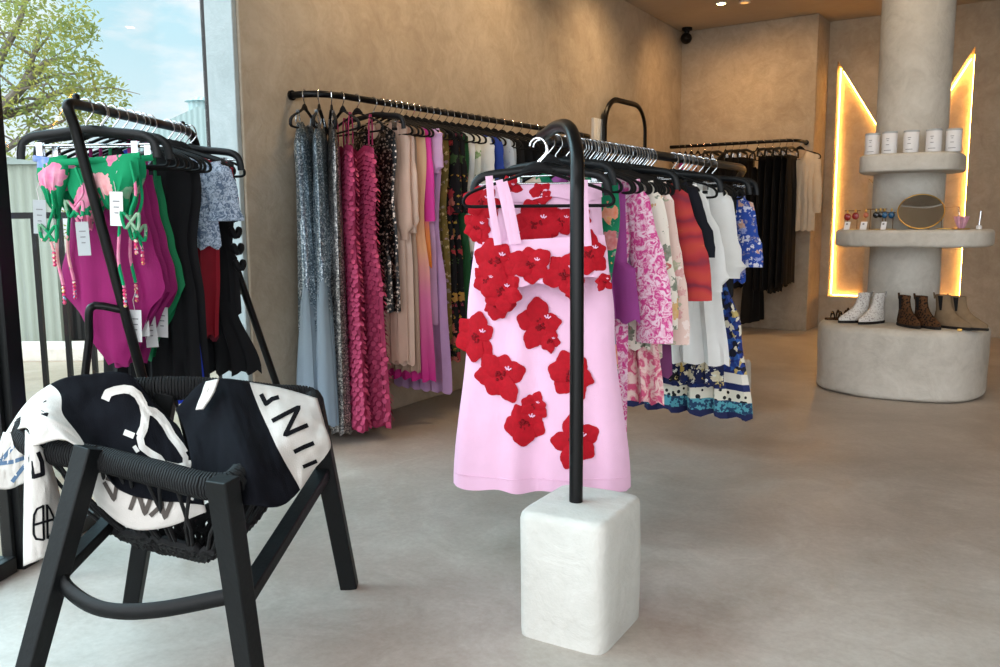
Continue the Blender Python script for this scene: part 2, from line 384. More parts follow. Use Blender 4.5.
# ------------------------------------------------------------------ outside
def sky():
    w = bpy.data.worlds.new('sky'); SC.world = w; w.use_nodes = True; t = w.node_tree; t.nodes.clear()
    N = t.nodes.new; L = t.links.new
    out = N('ShaderNodeOutputWorld'); bg = N('ShaderNodeBackground'); L(bg.outputs[0], out.inputs[0])
    tc = N('ShaderNodeTexCoord'); sx = N('ShaderNodeSeparateXYZ'); L(tc.outputs['Generated'], sx.inputs[0])
    gr = N('ShaderNodeValToRGB'); L(sx.outputs[2], gr.inputs[0])
    e = gr.color_ramp.elements; e[0].position = .0; e[0].color = lin((236, 249, 252)); e[1].position = .6; e[1].color = lin((150, 214, 240))
    k = gr.color_ramp.elements.new(.22); k.color = lin((198, 236, 248))
    mp = N('ShaderNodeMapping'); mp.inputs['Scale'].default_value = (2.2, 2.2, 5.5); L(tc.outputs['Generated'], mp.inputs[0])
    nz = N('ShaderNodeTexNoise'); nz.inputs['Scale'].default_value = 2.2; nz.inputs['Detail'].default_value = 7; nz.inputs['Roughness'].default_value = .58; L(mp.outputs[0], nz.inputs[0])
    cr = N('ShaderNodeValToRGB'); L(nz.outputs[0], cr.inputs[0]); cr.color_ramp.elements[0].position = .42; cr.color_ramp.elements[1].position = .54
    mx = N('ShaderNodeMix'); mx.data_type = 'RGBA'; L(cr.outputs[0], mx.inputs[0]); L(gr.outputs[0], mx.inputs[6]); mx.inputs[7].default_value = (.93, .97, 1, 1)
    # bright sky lobes added to light the room, behind the viewer and leftward
    col = mx.outputs[2]; stv = None
    for (d, lo, hi, pw, cc) in (((-.74, -.14, .66), .70, 1.0, 7.4, (.52, .87, 1, 1)), ((.15, -.78, .60), .4, 1.0, 3.2, (.96, .97, 1, 1))):
        dt = N('ShaderNodeVectorMath'); dt.operation = 'DOT_PRODUCT'; L(tc.outputs['Generated'], dt.inputs[0]); dt.inputs[1].default_value = Vector(d).normalized()
        mr = N('ShaderNodeMapRange'); mr.interpolation_type = 'SMOOTHSTEP'; L(dt.outputs['Value'], mr.inputs[0]); mr.inputs[1].default_value = lo; mr.inputs[2].default_value = hi; mr.inputs[3].default_value = 0; mr.inputs[4].default_value = 1
        c2 = N('ShaderNodeMix'); c2.data_type = 'RGBA'; L(mr.outputs[0], c2.inputs[0]); L(col, c2.inputs[6]); c2.inputs[7].default_value = cc; col = c2.outputs[2]
        mu = N('ShaderNodeMath'); mu.operation = 'MULTIPLY'; L(mr.outputs[0], mu.inputs[0]); mu.inputs[1].default_value = pw
        ad = N('ShaderNodeMath'); ad.operation = 'ADD'; L(mu.outputs[0], ad.inputs[0])
        if stv is None: ad.inputs[1].default_value = 1.08
        else: L(stv, ad.inputs[1])
        stv = ad.outputs[0]
    L(col, bg.inputs[0]); L(stv, bg.inputs[1])
sky()
sun = bpy.data.lights.new('sun', 'SUN'); sun.energy = 1.0; sun.angle = R(3); sun.color = (1, .97, .9)
so = bpy.data.objects.new('sun', sun); COL.objects.link(so); so.rotation_euler = Vector((-.85, .2, -1.0)).to_track_quat('-Z', 'Y').to_euler()
M['paving'] = plaster('sandy_paving', (132, 118, 100), (146, 132, 114), (158, 146, 130), .9, .2)
mb = MB(); mb.prism([(-90, -30), (-2.1, -30), (-2.1, -1.2), (-4.0, 2.95), (-4.45, 10), (-4.5, 80), (-90, 80)], -.14, -.02); g = struct(mb.build('ground', M['paving'], smooth=False))
# balcony railing
RC = at(45, 300, 4.2); t = empty('railing', (RC.x, RC.y, -.02), YAW); tag(t, 'black metal balustrade with thin vertical bars outside the window', 'railing')
MB().box((-.15, 0, 1.315), (1.3, .05, .03)).build('top_rail', M['black_metal'], t, smooth=False)
MB().box((-.15, 0, .08), (1.3, .03, .03)).build('bottom_rail', M['black_metal'], t, smooth=False)
for i in range(11):
    x = -.775+i*.125
    MB().box((x, 0, .69), (.022, .022, 1.24)).build('baluster', M['black_metal'], t, smooth=False)
# neighbouring house
M['house_wall'] = plain('pale_render', (150, 164, 164), .8, .05)
def corrug(name, c, sc):
    t = NT(name); t.set(Roughness=.5); w = t.n('ShaderNodeTexWave', Scale=sc); t.l(t.tc.outputs['Object'], w.inputs[0])
    a = lin(c); t.color(t.ramp(w.outputs[0], [(0, tuple(x*.82 for x in a[:3])+(1,)), (.6, a)]).outputs[0]); t.bump(w.outputs[0], .5, .03); return t.m
M['roof'] = corrug('white_metal_roof', (150, 174, 176), 3.0)
M['charcoal'] = corrug('charcoal_boards', (34, 34, 35), 4)
M['fence_white'] = corrug('white_boards', (146, 156, 146), 3)
hp = at_z(196, 224, 0) if False else at(205, 240, 17)
t = empty('neighbour_house', (hp.x, hp.y, -.02), YAW+R(12)); tag(t, 'pale house with white metal gable roof beyond the window', 'house')
MB().box((0, 2.2, 1.3), (3.2, 4.0, 2.6)).build('wall', M['house_wall'], t, smooth=False)
rb = MB(); rb.add([(-2.4, 0, 2.4), (2.4, 0, 2.4), (0, 0, 3.55), (-2.4, 5, 2.4), (2.4, 5, 2.4), (0, 5, 3.55)], [(0, 2, 5, 3), (2, 1, 4, 5), (0, 1, 2), (3, 5, 4), (0, 3, 4, 1)])
rb.build('roof', M['roof'], t, smooth=False)
MB().lathe([(.25, 0), (.25, .18), (.32, .2), (.05, .3)], 14, (0, .5, 3.5)).build('roof_vent', M['roof'], t)
MB().box((-.6, .17, 1.3), (.9, .08, 1.1)).build('window', M['plastic'], t, smooth=False)
fp = at(62, 300, 9.0); t = empty('boundary_wall', (fp.x, fp.y, -.02), YAW); tag(t, 'pale boarded boundary wall behind the black balustrade', 'wall')
MB().box((-.75, .1, .95), (1.4, .12, 1.9)).build('wall_panel', M['fence_white'], t, smooth=False)
MB().box((-.75, .1, 1.93), (1.5, .2, .07)).build('coping', M['house_wall'], t, smooth=False)
fp = at(100, 325, 9.3); t = empty('planter_box', (fp.x, fp.y, -.02), YAW); tag(t, 'long charcoal boarded planter on the paving outside', 'planter')
MB().box((.35, .3, .32), (2.8, .5, .62)).build('box', M['charcoal'], t, smooth=False)
MB().box((.35, .3, .65), (2.84, .54, .05)).build('rim', M['plastic'], t, smooth=False)
fp = at(70, 352, 8.2); t = empty('kerb', (fp.x, fp.y, -.02), YAW); tag(t, 'grey kerb stone in front of the charcoal planter', 'kerb')
MB().box((.6, 0, .06), (3.4, .45, .14)).build('kerb_stone', M['column'], t, smooth=False, bevel=.02)
# trees
def leafmat(name, a, b, c):
    t = NT(name); oi = t.noise(2.2, 2); hi = t.vor(9); sx = t.n('ShaderNodeSeparateColor'); t.l(hi.outputs['Color'], sx.inputs[0])
    f = t.math('ADD', t.math('MULTIPLY', oi.outputs[0], .7), t.math('MULTIPLY', sx.outputs[0], .35))
    t.color(t.ramp(f, [(.28, a), (.48, b), (.72, c)]).outputs[0]); t.set(Roughness=.55, Transmission_Weight=0.0)
    tl = t.n('ShaderNodeBsdfTranslucent'); tl.inputs[0].default_value = lin(c); mx = t.n('ShaderNodeMixShader'); mx.inputs[0].default_value = .45
    t.l(t.b.outputs[0], mx.inputs[1]); t.l(tl.outputs[0], mx.inputs[2]); t.l(mx.outputs[0], t.out.inputs[0]); return t.m
M['leaf'] = leafmat('leaves', (66, 96, 56), (112, 138, 72), (168, 164, 84))
M['bark'] = plain('grey_bark', (120, 112, 104), .9, .3, 20, .5, 60)
def tree(label, base, top, blobs, nleaf, branches, seed, name='tree'):
    rg = random.Random(seed); t = empty(name, base); tag(t, label, 'tree'); B = Vector(base)
    mb = MB()
    for br in branches:
        P = catmull([Vector(p)-B for p in br[0]], 6); n = len(P)
        mb.tube(P, [br[1]*(1-.75*i/(n-1)) for i in range(n)], 7)
        for k in range(br[2]):      # twigs
            p = P[rg.randrange(n//3, n)]; d = Vector((rg.uniform(-1, 1), rg.uniform(-1, 1), rg.uniform(-.2, 1)))*rg.uniform(.3, .8)
            mb.tube([p, p+d*.5+Vector((0, 0, .05)), p+d], [br[1]*.22, br[1]*.14, br[1]*.05], 5)
    mb.build('trunk', M['bark'], t)
    mb = MB()
    for (c, r, w) in blobs:
        for _ in range(int(nleaf*w)):
            while True:
                q = Vector((rg.uniform(-1, 1), rg.uniform(-1, 1), rg.uniform(-1, 1)))
                if q.length < 1 and q.length > rg.random()*.8: break
            p = Vector(c)-B+Vector((q.x*r, q.y*r, q.z*r*.8)); L = rg.uniform(.07, .13)*LEAF
            a = Vector((rg.gauss(0, 1), rg.gauss(0, 1), rg.gauss(-.3, .7))).normalized(); b = a.orthogonal().normalized(); b.rotate(Matrix.Rotation(rg.uniform(0, 6.28), 3, a)); n_ = a.cross(b)
            mb.add([p, p+a*L*.5+b*L*.2+n_*L*.06, p+a*L, p+a*L*.5-b*L*.2+n_*L*.06], [(0, 1, 2, 3)])
    o = mb.build('foliage', M['leaf'], t, smooth=False); o['kind'] = 'stuff'
LEAF = .62
K = 9.0
bl = [((10, 18), .55, .7), ((45, 10), .5, .7), ((30, 45), .5, 1), ((65, 40), .35, .6), ((10, 75), .5, .5), ((95, 95), .35, .9), ((75, 85), .4, .8), ((40, 95), .45, .5), ((-25, 60), .7, .8), ((60, 120), .35, .5), ((20, 130), .4, .35), ((75, 70), .25, .3), ((-20, 130), .6, .6), ((90, 118), .25, .4), ((78, 28), .2, .3), ((2, -20), .6, .8), ((50, -25), .5, .6)]
bl = [(at(x, y, K+rnd.uniform(-.6, .6)), r, w) for ((x, y), r, w) in bl]
b0 = at(-60, 340, K); b0.z = -.02
tree('leafy green tree with bare grey branches seen through the window', tuple(b0), None, bl, 520,
     [([b0, at(-50, 220, K), at(-30, 140, K), at(10, 100, K), at(48, 60, K)], .13, 10), ([at(-40, 170, K), at(0, 110, K-.2), at(25, 80, K), at(40, 30, K)], .07, 10), ([at(-20, 120, K), at(30, 108, K+.2), at(60, 92, K), at(95, 90, K)], .06, 10), ([at(-45, 190, K), at(-10, 160, K), at(30, 135, K), at(65, 120, K)], .05, 8), ([at(-30, 140, K), at(0, 60, K), at(20, 20, K), at(30, -30, K)], .06, 9)], 3)
K2 = 10.2
bl = [((15, 165), .5, .7), ((30, 195), .45, .8), ((8, 215), .5, 1), ((40, 222), .4, .7), ((0, 250), .5, .8), ((22, 245), .4, .7)]
bl = [(at(x, y, K2+rnd.uniform(-.4, .4)), r, w) for ((x, y), r, w) in bl]
b0 = at(12, 330, K2); b0.z = -.02
tree('lower bushy green tree behind the balustrade', tuple(b0), None, bl, 420, [([b0, at(12, 270, K2), at(18, 220, K2), at(25, 180, K2)], .06, 8), ([at(12, 270, K2), at(30, 235, K2), at(42, 215, K2)], .03, 5)], 5, 'garden_tree')

# ------------------------------------------------------------------ rails and racks
def rail_obj(name, label, cat, group=None): 
    t = empty(name, (0, 0, 0)); return tag(t, label, cat, group)
RB_ = catmull([(-3.71, 3.36, 1.955), (-3.62, 3.37, 1.955), (-3.535, 3.43, 1.955), (-3.5, 3.55, 1.955)], 6)+[Vector((-3.5, y, 1.955)) for y in (4, 4.5, 5, 5.5, 6)]+catmull([(-3.5, 6.3, 1.955), (-3.52, 6.46, 1.955), (-3.62, 6.53, 1.955), (-3.87, 6.53, 1.955)], 6)
t = rail_obj('wall_rail', 'long black wall-mounted clothes rail curving out from the left wall', 'clothes rail', 'wall-mounted clothes rails')
t.location = (-3.5, 3.5, 1.955); V0 = Vector(t.location)
MB().tube([p-V0 for p in RB_], .019, 12).build('rail', M['black_metal'], t)
for p, n_ in ((RB_[0], 1), (RB_[-1], 1)):
    MB().tube([p-V0+Vector((-.005, 0, 0)), p-V0+Vector((.012, 0, 0))], .028, 16).build('wall_flange', M['black_metal'], t)
RD = [Vector((-4.05, 9.4, 2.09))]+[Vector((x, 9.4, 2.09)) for x in (-3.8, -3.4, -3.0)]+catmull([(-2.78, 9.4, 2.09), (-2.69, 9.42, 2.09), (-2.63, 9.5, 2.09), (-2.62, 9.62, 2.09), (-2.62, 9.8, 2.09)], 6)
t = rail_obj('wall_rail', 'black wall-mounted clothes rail along the back wall, holding black trousers', 'clothes rail', 'wall-mounted clothes rails')
t.location = (-3.4, 9.4, 2.09); V0 = Vector(t.location)
MB().tube([p-V0 for p in RD], .019, 12).build('rail', M['black_metal'], t)
MB().tube([RD[-1]-V0-Vector((0, .012, 0)), RD[-1]-V0+Vector((0, .004, 0))], .028, 16).build('wall_flange', M['black_metal'], t)
# centre rack: rail on two posts standing in plaster blocks
t = empty('clothes_rack', (-1.25, 2.22, 0)); V0 = Vector(t.location)
tag(t, 'black tubular clothes rack standing in white plaster blocks in mid floor', 'clothes rack')
ZC = 1.555
path = [(-1.24, 2.21, .30), (-1.245, 2.22, .9), (-1.25, 2.225, 1.33)]
P = [Vector(p) for p in path]+catmull([(-1.255, 2.235, 1.36), (-1.275, 2.265, 1.46), (-1.345, 2.345, 1.535), (-1.46, 2.47, ZC+.005), (-1.60, 2.62, ZC), (-1.675, 2.72, ZC), (-1.70, 2.85, ZC)], 7)+[Vector((-1.70, y, ZC)) for y in (3.3, 3.8, 4.3, 4.7)]+catmull([(-1.70, 4.95, ZC), (-1.73, 5.1, ZC-.01), (-1.81, 5.25, ZC-.06), (-1.88, 5.34, ZC-.16), (-1.90, 5.36, ZC-.3)], 6)+[Vector((-1.90, 5.36, .3))]
rr = [.021]*len(P)
MB().tube([p-V0 for p in P], rr, 14).build('frame', M['black_metal'], t)
def block(c, d, nm, h):
    n = 14
    bm_ = MB()
    def sh(a):
        ca, sa = math.cos(a), math.sin(a); k = (abs(ca)**9+abs(sa)**9)**(-1/9); return ca*k, sa*k*d[1]/d[0]
    pr = [(d[0]*.5*.985, 0), (d[0]*.5, .03), (d[0]*.502, h*.5), (d[0]*.495, h-.025), (d[0]*.485, h-.012), (d[0]*.46, h-.003), (d[0]*.42, h), (d[0]*.2, h), (.004, h)]
    bm_.lathe(pr, 64, shape=sh)
    bm_.v = [tuple(Vector(v)+Vector((1, 1, .4))*.0035*noise.noise(Vector(v)*9+Vector(c))) if v[2] > .01 else v for v in bm_.v]
    o = bm_.build(nm, M['white_plaster'], t); o.location = Vector(c)-V0; return o
block((-1.222, 2.218, 0), (.285, .33), 'base_block', .395).rotation_euler = (0, 0, R(4))
block((-1.93, 5.41, 0), (.30, .33), 'base_block', .33)
# window rack: A-frame
t = empty('clothes_rack', (-2.95, 1.95, 0)); V0 = Vector(t.location)
tag(t, 'black A-frame clothes rack by the window carrying swimwear', 'clothes rack')
RA0, RAd = Vector((-2.795, 1.566, 1.65)), Vector((-.5, .87, 0)); RAn = Vector((.87, .5, 0)); RAr = math.atan2(.5, .87)
def RA(s): return RA0+RAd*s
f0 = Vector((-2.76, 1.90, 0)); f1 = Vector((-3.22, 2.92, 0))
e0, e1 = RA(0), RA(.93)
P = [f0, f0.lerp(e0, .5), f0.lerp(e0, .93)]+catmull([f0.lerp(e0, .955), e0+Vector((.004, -.004, -.012)), RA(.045)], 6)+[RA(.3), RA(.6)]+catmull([RA(.86), RA(.925)+Vector((0, 0, -.015)), RA(.965)+Vector((.0, 0, -.06)), (RA(.99)+Vector((.01, 0, -.15)))], 6)+[f1]
MB().tube([p-V0 for p in P], .0175, 12).build('frame', M['black_metal'], t)
for (a, b, foot, w) in ((f0, e0, at_z(62, 577, 0), .575), (f1, RA(.99)+Vector((.01, 0, -.15)), Vector((-3.58, 2.6, 0)), .62)):
    j = a.lerp(b, w); k = at(88, 317, 2.97) if foot.y < 2 else foot+Vector((.02, .02, j.z-.06))
    q = [j, j.lerp(k+Vector((0, 0, .05)), .55)]+catmull([j.lerp(k+Vector((0, 0, .045)), .8), k+Vector((.01, 0, .02)), k+Vector((0, 0, -.07))], 5)+[foot]
    MB().tube([p-V0 for p in q], .014, 10).build('rear_leg', M['black_metal'], t)
MB().tube([f0.lerp(e0, .18)-V0, f1.lerp(RA(.99), .18)-V0], .010, 10).build('cross_bar', M['black_metal'], t)
MB().lathe([(.012, 0), (.012, .012), (.006, .018), (.001, .019)], 10).build('rail_stop', M['black_metal'], t, loc=RA(.05)-V0+Vector((0, 0, .016)))
MB().lathe([(.012, 0), (.012, .012), (.006, .018), (.001, .019)], 10).build('rail_stop', M['black_metal'], t, loc=RA(.84)-V0+Vector((0, 0, .016)))

# ------------------------------------------------------------------ hangers
HW = .235
def hook_pts(rr=.0225):
    a = [(.0, 0, -.085), (0, 0, -.055), (.012, 0, -.04), (.026, 0, -.022), (.0265, 0, -.004), (.02, 0, .013), (.008, 0, .0225), (-.008, 0, .0225), (-.02, 0, .012), (-.0245, 0, -.002)]
    # the loop of the hook lies across the rail, in the plane of the hanger
    return catmull(a, 4)
def make_hanger(kind):
    t = empty('clothes_hanger')
    hk = MB().tube(hook_pts(), .0032, 6)
    if kind == 'velvet':
        side = [(.0, -.083), (.04, -.090), (.09, -.108), (.15, -.127), (.195, -.143), (.222, -.158), (.234, -.176), (.230, -.192), (.21, -.197), (.15, -.197), (.0, -.197)]
        P = [(x, 0, z) for x, z in side]+[(-x, 0, z) for x, z in side[-2:0:-1]]
        MB().tube(catmull(P, 3, True), .010, 8, True, flat=(1.0, .55), up=(0, 1, 0)).build('body', M['velvet'], t)
        MB().tube([(-.05, 0, -.09), (-.02, 0, -.075), (0, 0, -.07), (.02, 0, -.075), (.05, 0, -.09)], [.008, .016, .02, .016, .008], 8, flat=(.4, 1), up=(0, 1, 0)).build('neck', M['velvet'], t)
        hk.build('hook', M['chrome'], t)
    else:
        side = [(0, -.078), (.05, -.082), (.10, -.088), (.16, -.094), (.205, -.102), (.232, -.12), (.242, -.15), (.244, -.175)]
        P = [(-x, 0, z) for x, z in side[::-1]]+[(x, 0, z) for x, z in side[1:]]
        MB().tube(catmull(P, 3), .014, 8, flat=(.75, 1.1), up=(0, 1, 0)).build('body', M['plastic'], t)
        MB().tube([(-.225, 0, -.13), (.225, 0, -.13)], .0035, 8).build('clip_bar', M['chrome'], t)
        for s in (-1, 1):
            c = MB(); c.box((s*.17, -.008, -.145), (.022, .003, .05)); c.box((s*.17, .008, -.145), (.022, .003, .05)); c.tube([(s*.17-.011, 0, -.132), (s*.17+.011, 0, -.132)], .007, 8)
            c.build('clip', M['chrome'], t, smooth=False)
            MB().box((s*.17, 0, -.172), (.026, .02, .014)).build('clip_pad', M['velvet'], t, smooth=False)
        hk.build('hook', M['chrome'], t)
    return t
PROTO = {}
def hanger(kind, loc, rz, label, group):
    if kind not in PROTO: PROTO[kind] = make_hanger(kind); o = PROTO[kind]
    else: o = dup(PROTO[kind])
    o.location = loc; o.rotation_euler = (0, 0, rz); tag(o, label, 'hanger', group); return o

# ------------------------------------------------------------------ cloth
def sheet(prof, ztop, zbot, thick, folds=(.012, 7), nu=30, nv=28, seed=0, hem=0.01, sag=0.0):
    """a hanging cloth tube: prof [(v, half width, x offset)], ztop(u), zbot(u), thick [(v, t)], folds (amplitude, waves)"""
    rg = random.Random(seed); ph = [rg.uniform(0, 6.28) for _ in range(6)]
    hwt = [(a, b) for a, b, c in prof]; xot = [(a, c) for a, b, c in prof]
    def P(u, s, v):
        hw = interp(hwt, v); x = u*hw+interp(xot, v); zt = ztop(u); z = zt+(zbot(u)-zt)*v
        e = max(0, 1-abs(u)**2.6)**.5; T = interp(thick, v)
        A = folds[0]*(v**1.1); k = folds[1]
        y = s*T*e + e*A*(math.sin(k*PI*u+ph[0]+.8*v)+.55*math.sin(k*1.7*PI*u+ph[1]+s*1.3)+.35*math.sin(k*.6*PI*u+ph[2]-v*2))*(1 if s < 0 else .7)
        y += sag*v
        x += A*.35*math.sin(5*v+ph[3])*(1-abs(u)*.5)
        if v > .97: z += hem*math.sin(k*PI*u*1.0+ph[4]+s)
        return Vector((x, y, z))
    def fn(a, v):
        if a < .5: u = -1+4*a; s = -1
        else: u = 3-4*a; s = 1
        return P(u, s, v)
    mb = MB(); mb.grid(fn, nu*2, nv, closed=True, uvfn=lambda a, v: ((1-abs(2*a-1)), v))
    return mb, P
def sleeve(sx, z0, L, r0, r1, out=.05, y=0, seed=0, cuff=0, fw=0):
    rg = random.Random(seed); a = rg.uniform(0, 6)
    P = []; rr = []
    n = 9
    for i in range(n):
        v = i/(n-1); P.append((sx*1.0+math.copysign(out*math.sin(v*1.6), sx), y+fw*v+.006*math.sin(4*v+a), z0-L*v)); r = r0+(r1-r0)*v+.006*math.sin(9*v+a)
        if cuff and i == n-1: r *= cuff
        if cuff and i == n-2: r *= 1.15
        if i == 0: r *= .6
        rr.append(r)
    return MB().tube(catmull(P, 2), [rr[min(n-1, round(i/2))] for i in range(2*(n-1)+1)], 12, flat=(.42, 1.0), up=(0, 1, 0))

GW = 0
def garment(name, label, cat, mat, loc, rz, L, kind='dress', hem=.24, top=-.10, w=.19, hang='velvet', group=None, thick=.028, folds=(.014, 6), seed=None, slv=None, hlabel=None, hgroup=None, waist=None, xo=0, neck=.09, ndrop=.09, extra=None, straps=None, bdrop=.16, nohanger=False, lower=None, bare=False):
    """hangs one garment (and its own hanger) from a rail point"""
    global GW; GW += 1; seed = seed if seed is not None else GW
    if not nohanger: hanger(hang, loc, rz, hlabel, hgroup)
    t = empty(name, loc, rz); tag(t, label, cat, group)
    def ztop_shirt(u):
        a = abs(u)
        return top-.045*max(0, a-.35)/.65*1.4-(ndrop*max(0, 1-(a/.42)**2) if a < .42 else 0)
    if kind == 'shirt' or kind == 'dress':
        wa = waist or w*.86
        prof = [(0, w*.98, 0), (.1, w*1.02, xo*.1), (.35 if kind == 'dress' else .6, wa, xo*.3), (.6, (wa+hem)*.52, xo*.6), (1, hem, xo)]
        mb, P = sheet(prof, ztop_shirt, lambda u: top-L, [(0, .006), (.1, thick), (1, thick*1.1)], folds, seed=seed)
        mb.build('body', mat, t)
    elif kind == 'gown':      # strappy: body starts lower
        b0 = top-bdrop
        def zt(u): return b0-.03*u*u-.05*max(0, 1-abs(u)*2)
        wa = waist or w*.7
        prof = [(0, w*.75, 0), (.12, w*.8, 0), (.28, wa, xo*.2), (.5, (wa+hem)*.5, xo*.5), (1, hem, xo)]
        mb, P = sheet(prof, zt, lambda u: top-L, [(0, .012), (.1, thick), (1, thick*1.4)], folds, seed=seed, nv=36)
        mb.build('body', mat, t)
        for s in (-1, 1):
            for yy in (-.012, .012):
                MB().tube([(s*w*.62, yy*.3, top+.0), (s*w*.62, yy, top-.06), (s*w*.6, yy, b0-.01)], .007, 6, flat=(.4, 1), up=(0, 1, 0)).build('strap', mat, t)
    elif kind == 'skirt':
        zt = -.165
        prof = [(0, w, 0), (.06, w, 0), (.5, (w+hem)*.52, xo*.5), (1, hem, xo)]
        mb, P = sheet(prof, lambda u: zt, lambda u: zt-L, [(0, .008), (.08, thick), (1, thick*1.3)], folds, seed=seed)
        mb.build('body', mat, t)
        mw, _ = sheet([(0, w*1.01, 0), (1, w*1.02, 0)], lambda u: zt+.004, lambda u: zt-.035, [(0, .011), (1, thick*.7)], (.001, 3), nv=3, seed=seed); mw.build('waistband', mat, t)
    elif kind == 'trousers':
        zt = -.165
        mb, P = sheet([(0, w, 0), (.3, w*1.06, 0), (1, w*1.06, 0)], lambda u: zt, lambda u: zt-.34, [(0, .01), (1, thick)], (folds[0]*.4, 3), nv=8, seed=seed); mb.build('body', mat, t)
        for s in (-1, 1):
            mb, _ = sheet([(0, w*.55, s*w*.5), (.3, hem*.5, s*w*.52), (1, hem*.52, s*w*.56)], lambda u: zt-.30, lambda u: zt-L, [(0, thick*.9), (1, thick)], (folds[0]*.6, 2.2), nu=12, seed=seed+s); mb.build('trouser_leg', mat, t)
        mw, _ = sheet([(0, w*1.01, 0), (1, w*1.02, 0)], lambda u: zt+.004, lambda u: zt-.04, [(0, .013), (1, thick*.8)], (.001, 3), nv=3, seed=seed); mw.build('waistband', mat, t)
    elif kind == 'swimsuit':
        b0 = top-.12
        def zt(u): return b0-.06*max(0, 1-(abs(u)/.55)**2)
        def zb(u): return b0-L+L*.40*(max(0, abs(u)-.2)/.8)**.8
        mb, P = sheet([(0, w*.62, 0), (.3, w*.72, xo*.3), (.6, w*.86, xo*.6), (.85, w*1.0, xo), (1, w*1.04, xo)], zt, zb, [(0, .008), (.3, thick), (.9, thick*.8), (1, .010)], (folds[0], 3), seed=seed); mb.build('body', mat, t)
        for s in (-1, 1):
            MB().tube([(s*w*.5, 0, top), (s*w*.52, -.008, b0-.015)], .007, 6, flat=(.4, 1), up=(0, 1, 0)).build('strap', mat, t)
    if slv:
        for s in (-1, 1): sleeve(s*(w*.93), top-.05, slv[0], slv[1], slv[2], slv[3] if len(slv) > 3 else .05, seed=seed+s, cuff=slv[4] if len(slv) > 4 else 0).build('sleeve', slv[5] if len(slv) > 5 else mat, t)
    if straps:
        pass
    if extra: extra(t, P)
    return t
def swing_tag(parent, x, y, z, w=.042, h=.10, rz=0, tilt=0, mat=None, string=.07):
    """small card price tag hanging on a string, part of its garment"""
    mb = MB(); Mx = Matrix.Rotation(rz, 3, 'Z') @ Matrix.Rotation(tilt, 3, 'Y')
    o = MB().box((0, 0, 0), (w, .0012, h), mat=Mx).build('swing_tag', mat or M['tag'], parent, smooth=False); o.location = (x, y, z)
    for k in range(3):
        MB().box(tuple(Mx @ Vector((0, -.0012, h*(.22-.17*k)))), (w*(.5-.1*k), .0008, .0036), mat=Mx).build('print', M['ink'], o, smooth=False)
    c = Mx @ Vector((0, 0, h*.45))
    MB().tube([c, Vector((-.006, .004, h*.5+string*.5)), Vector((.004, .012, h*.5+string))], .0012, 4).build('string', M['cord'], o)
    return o
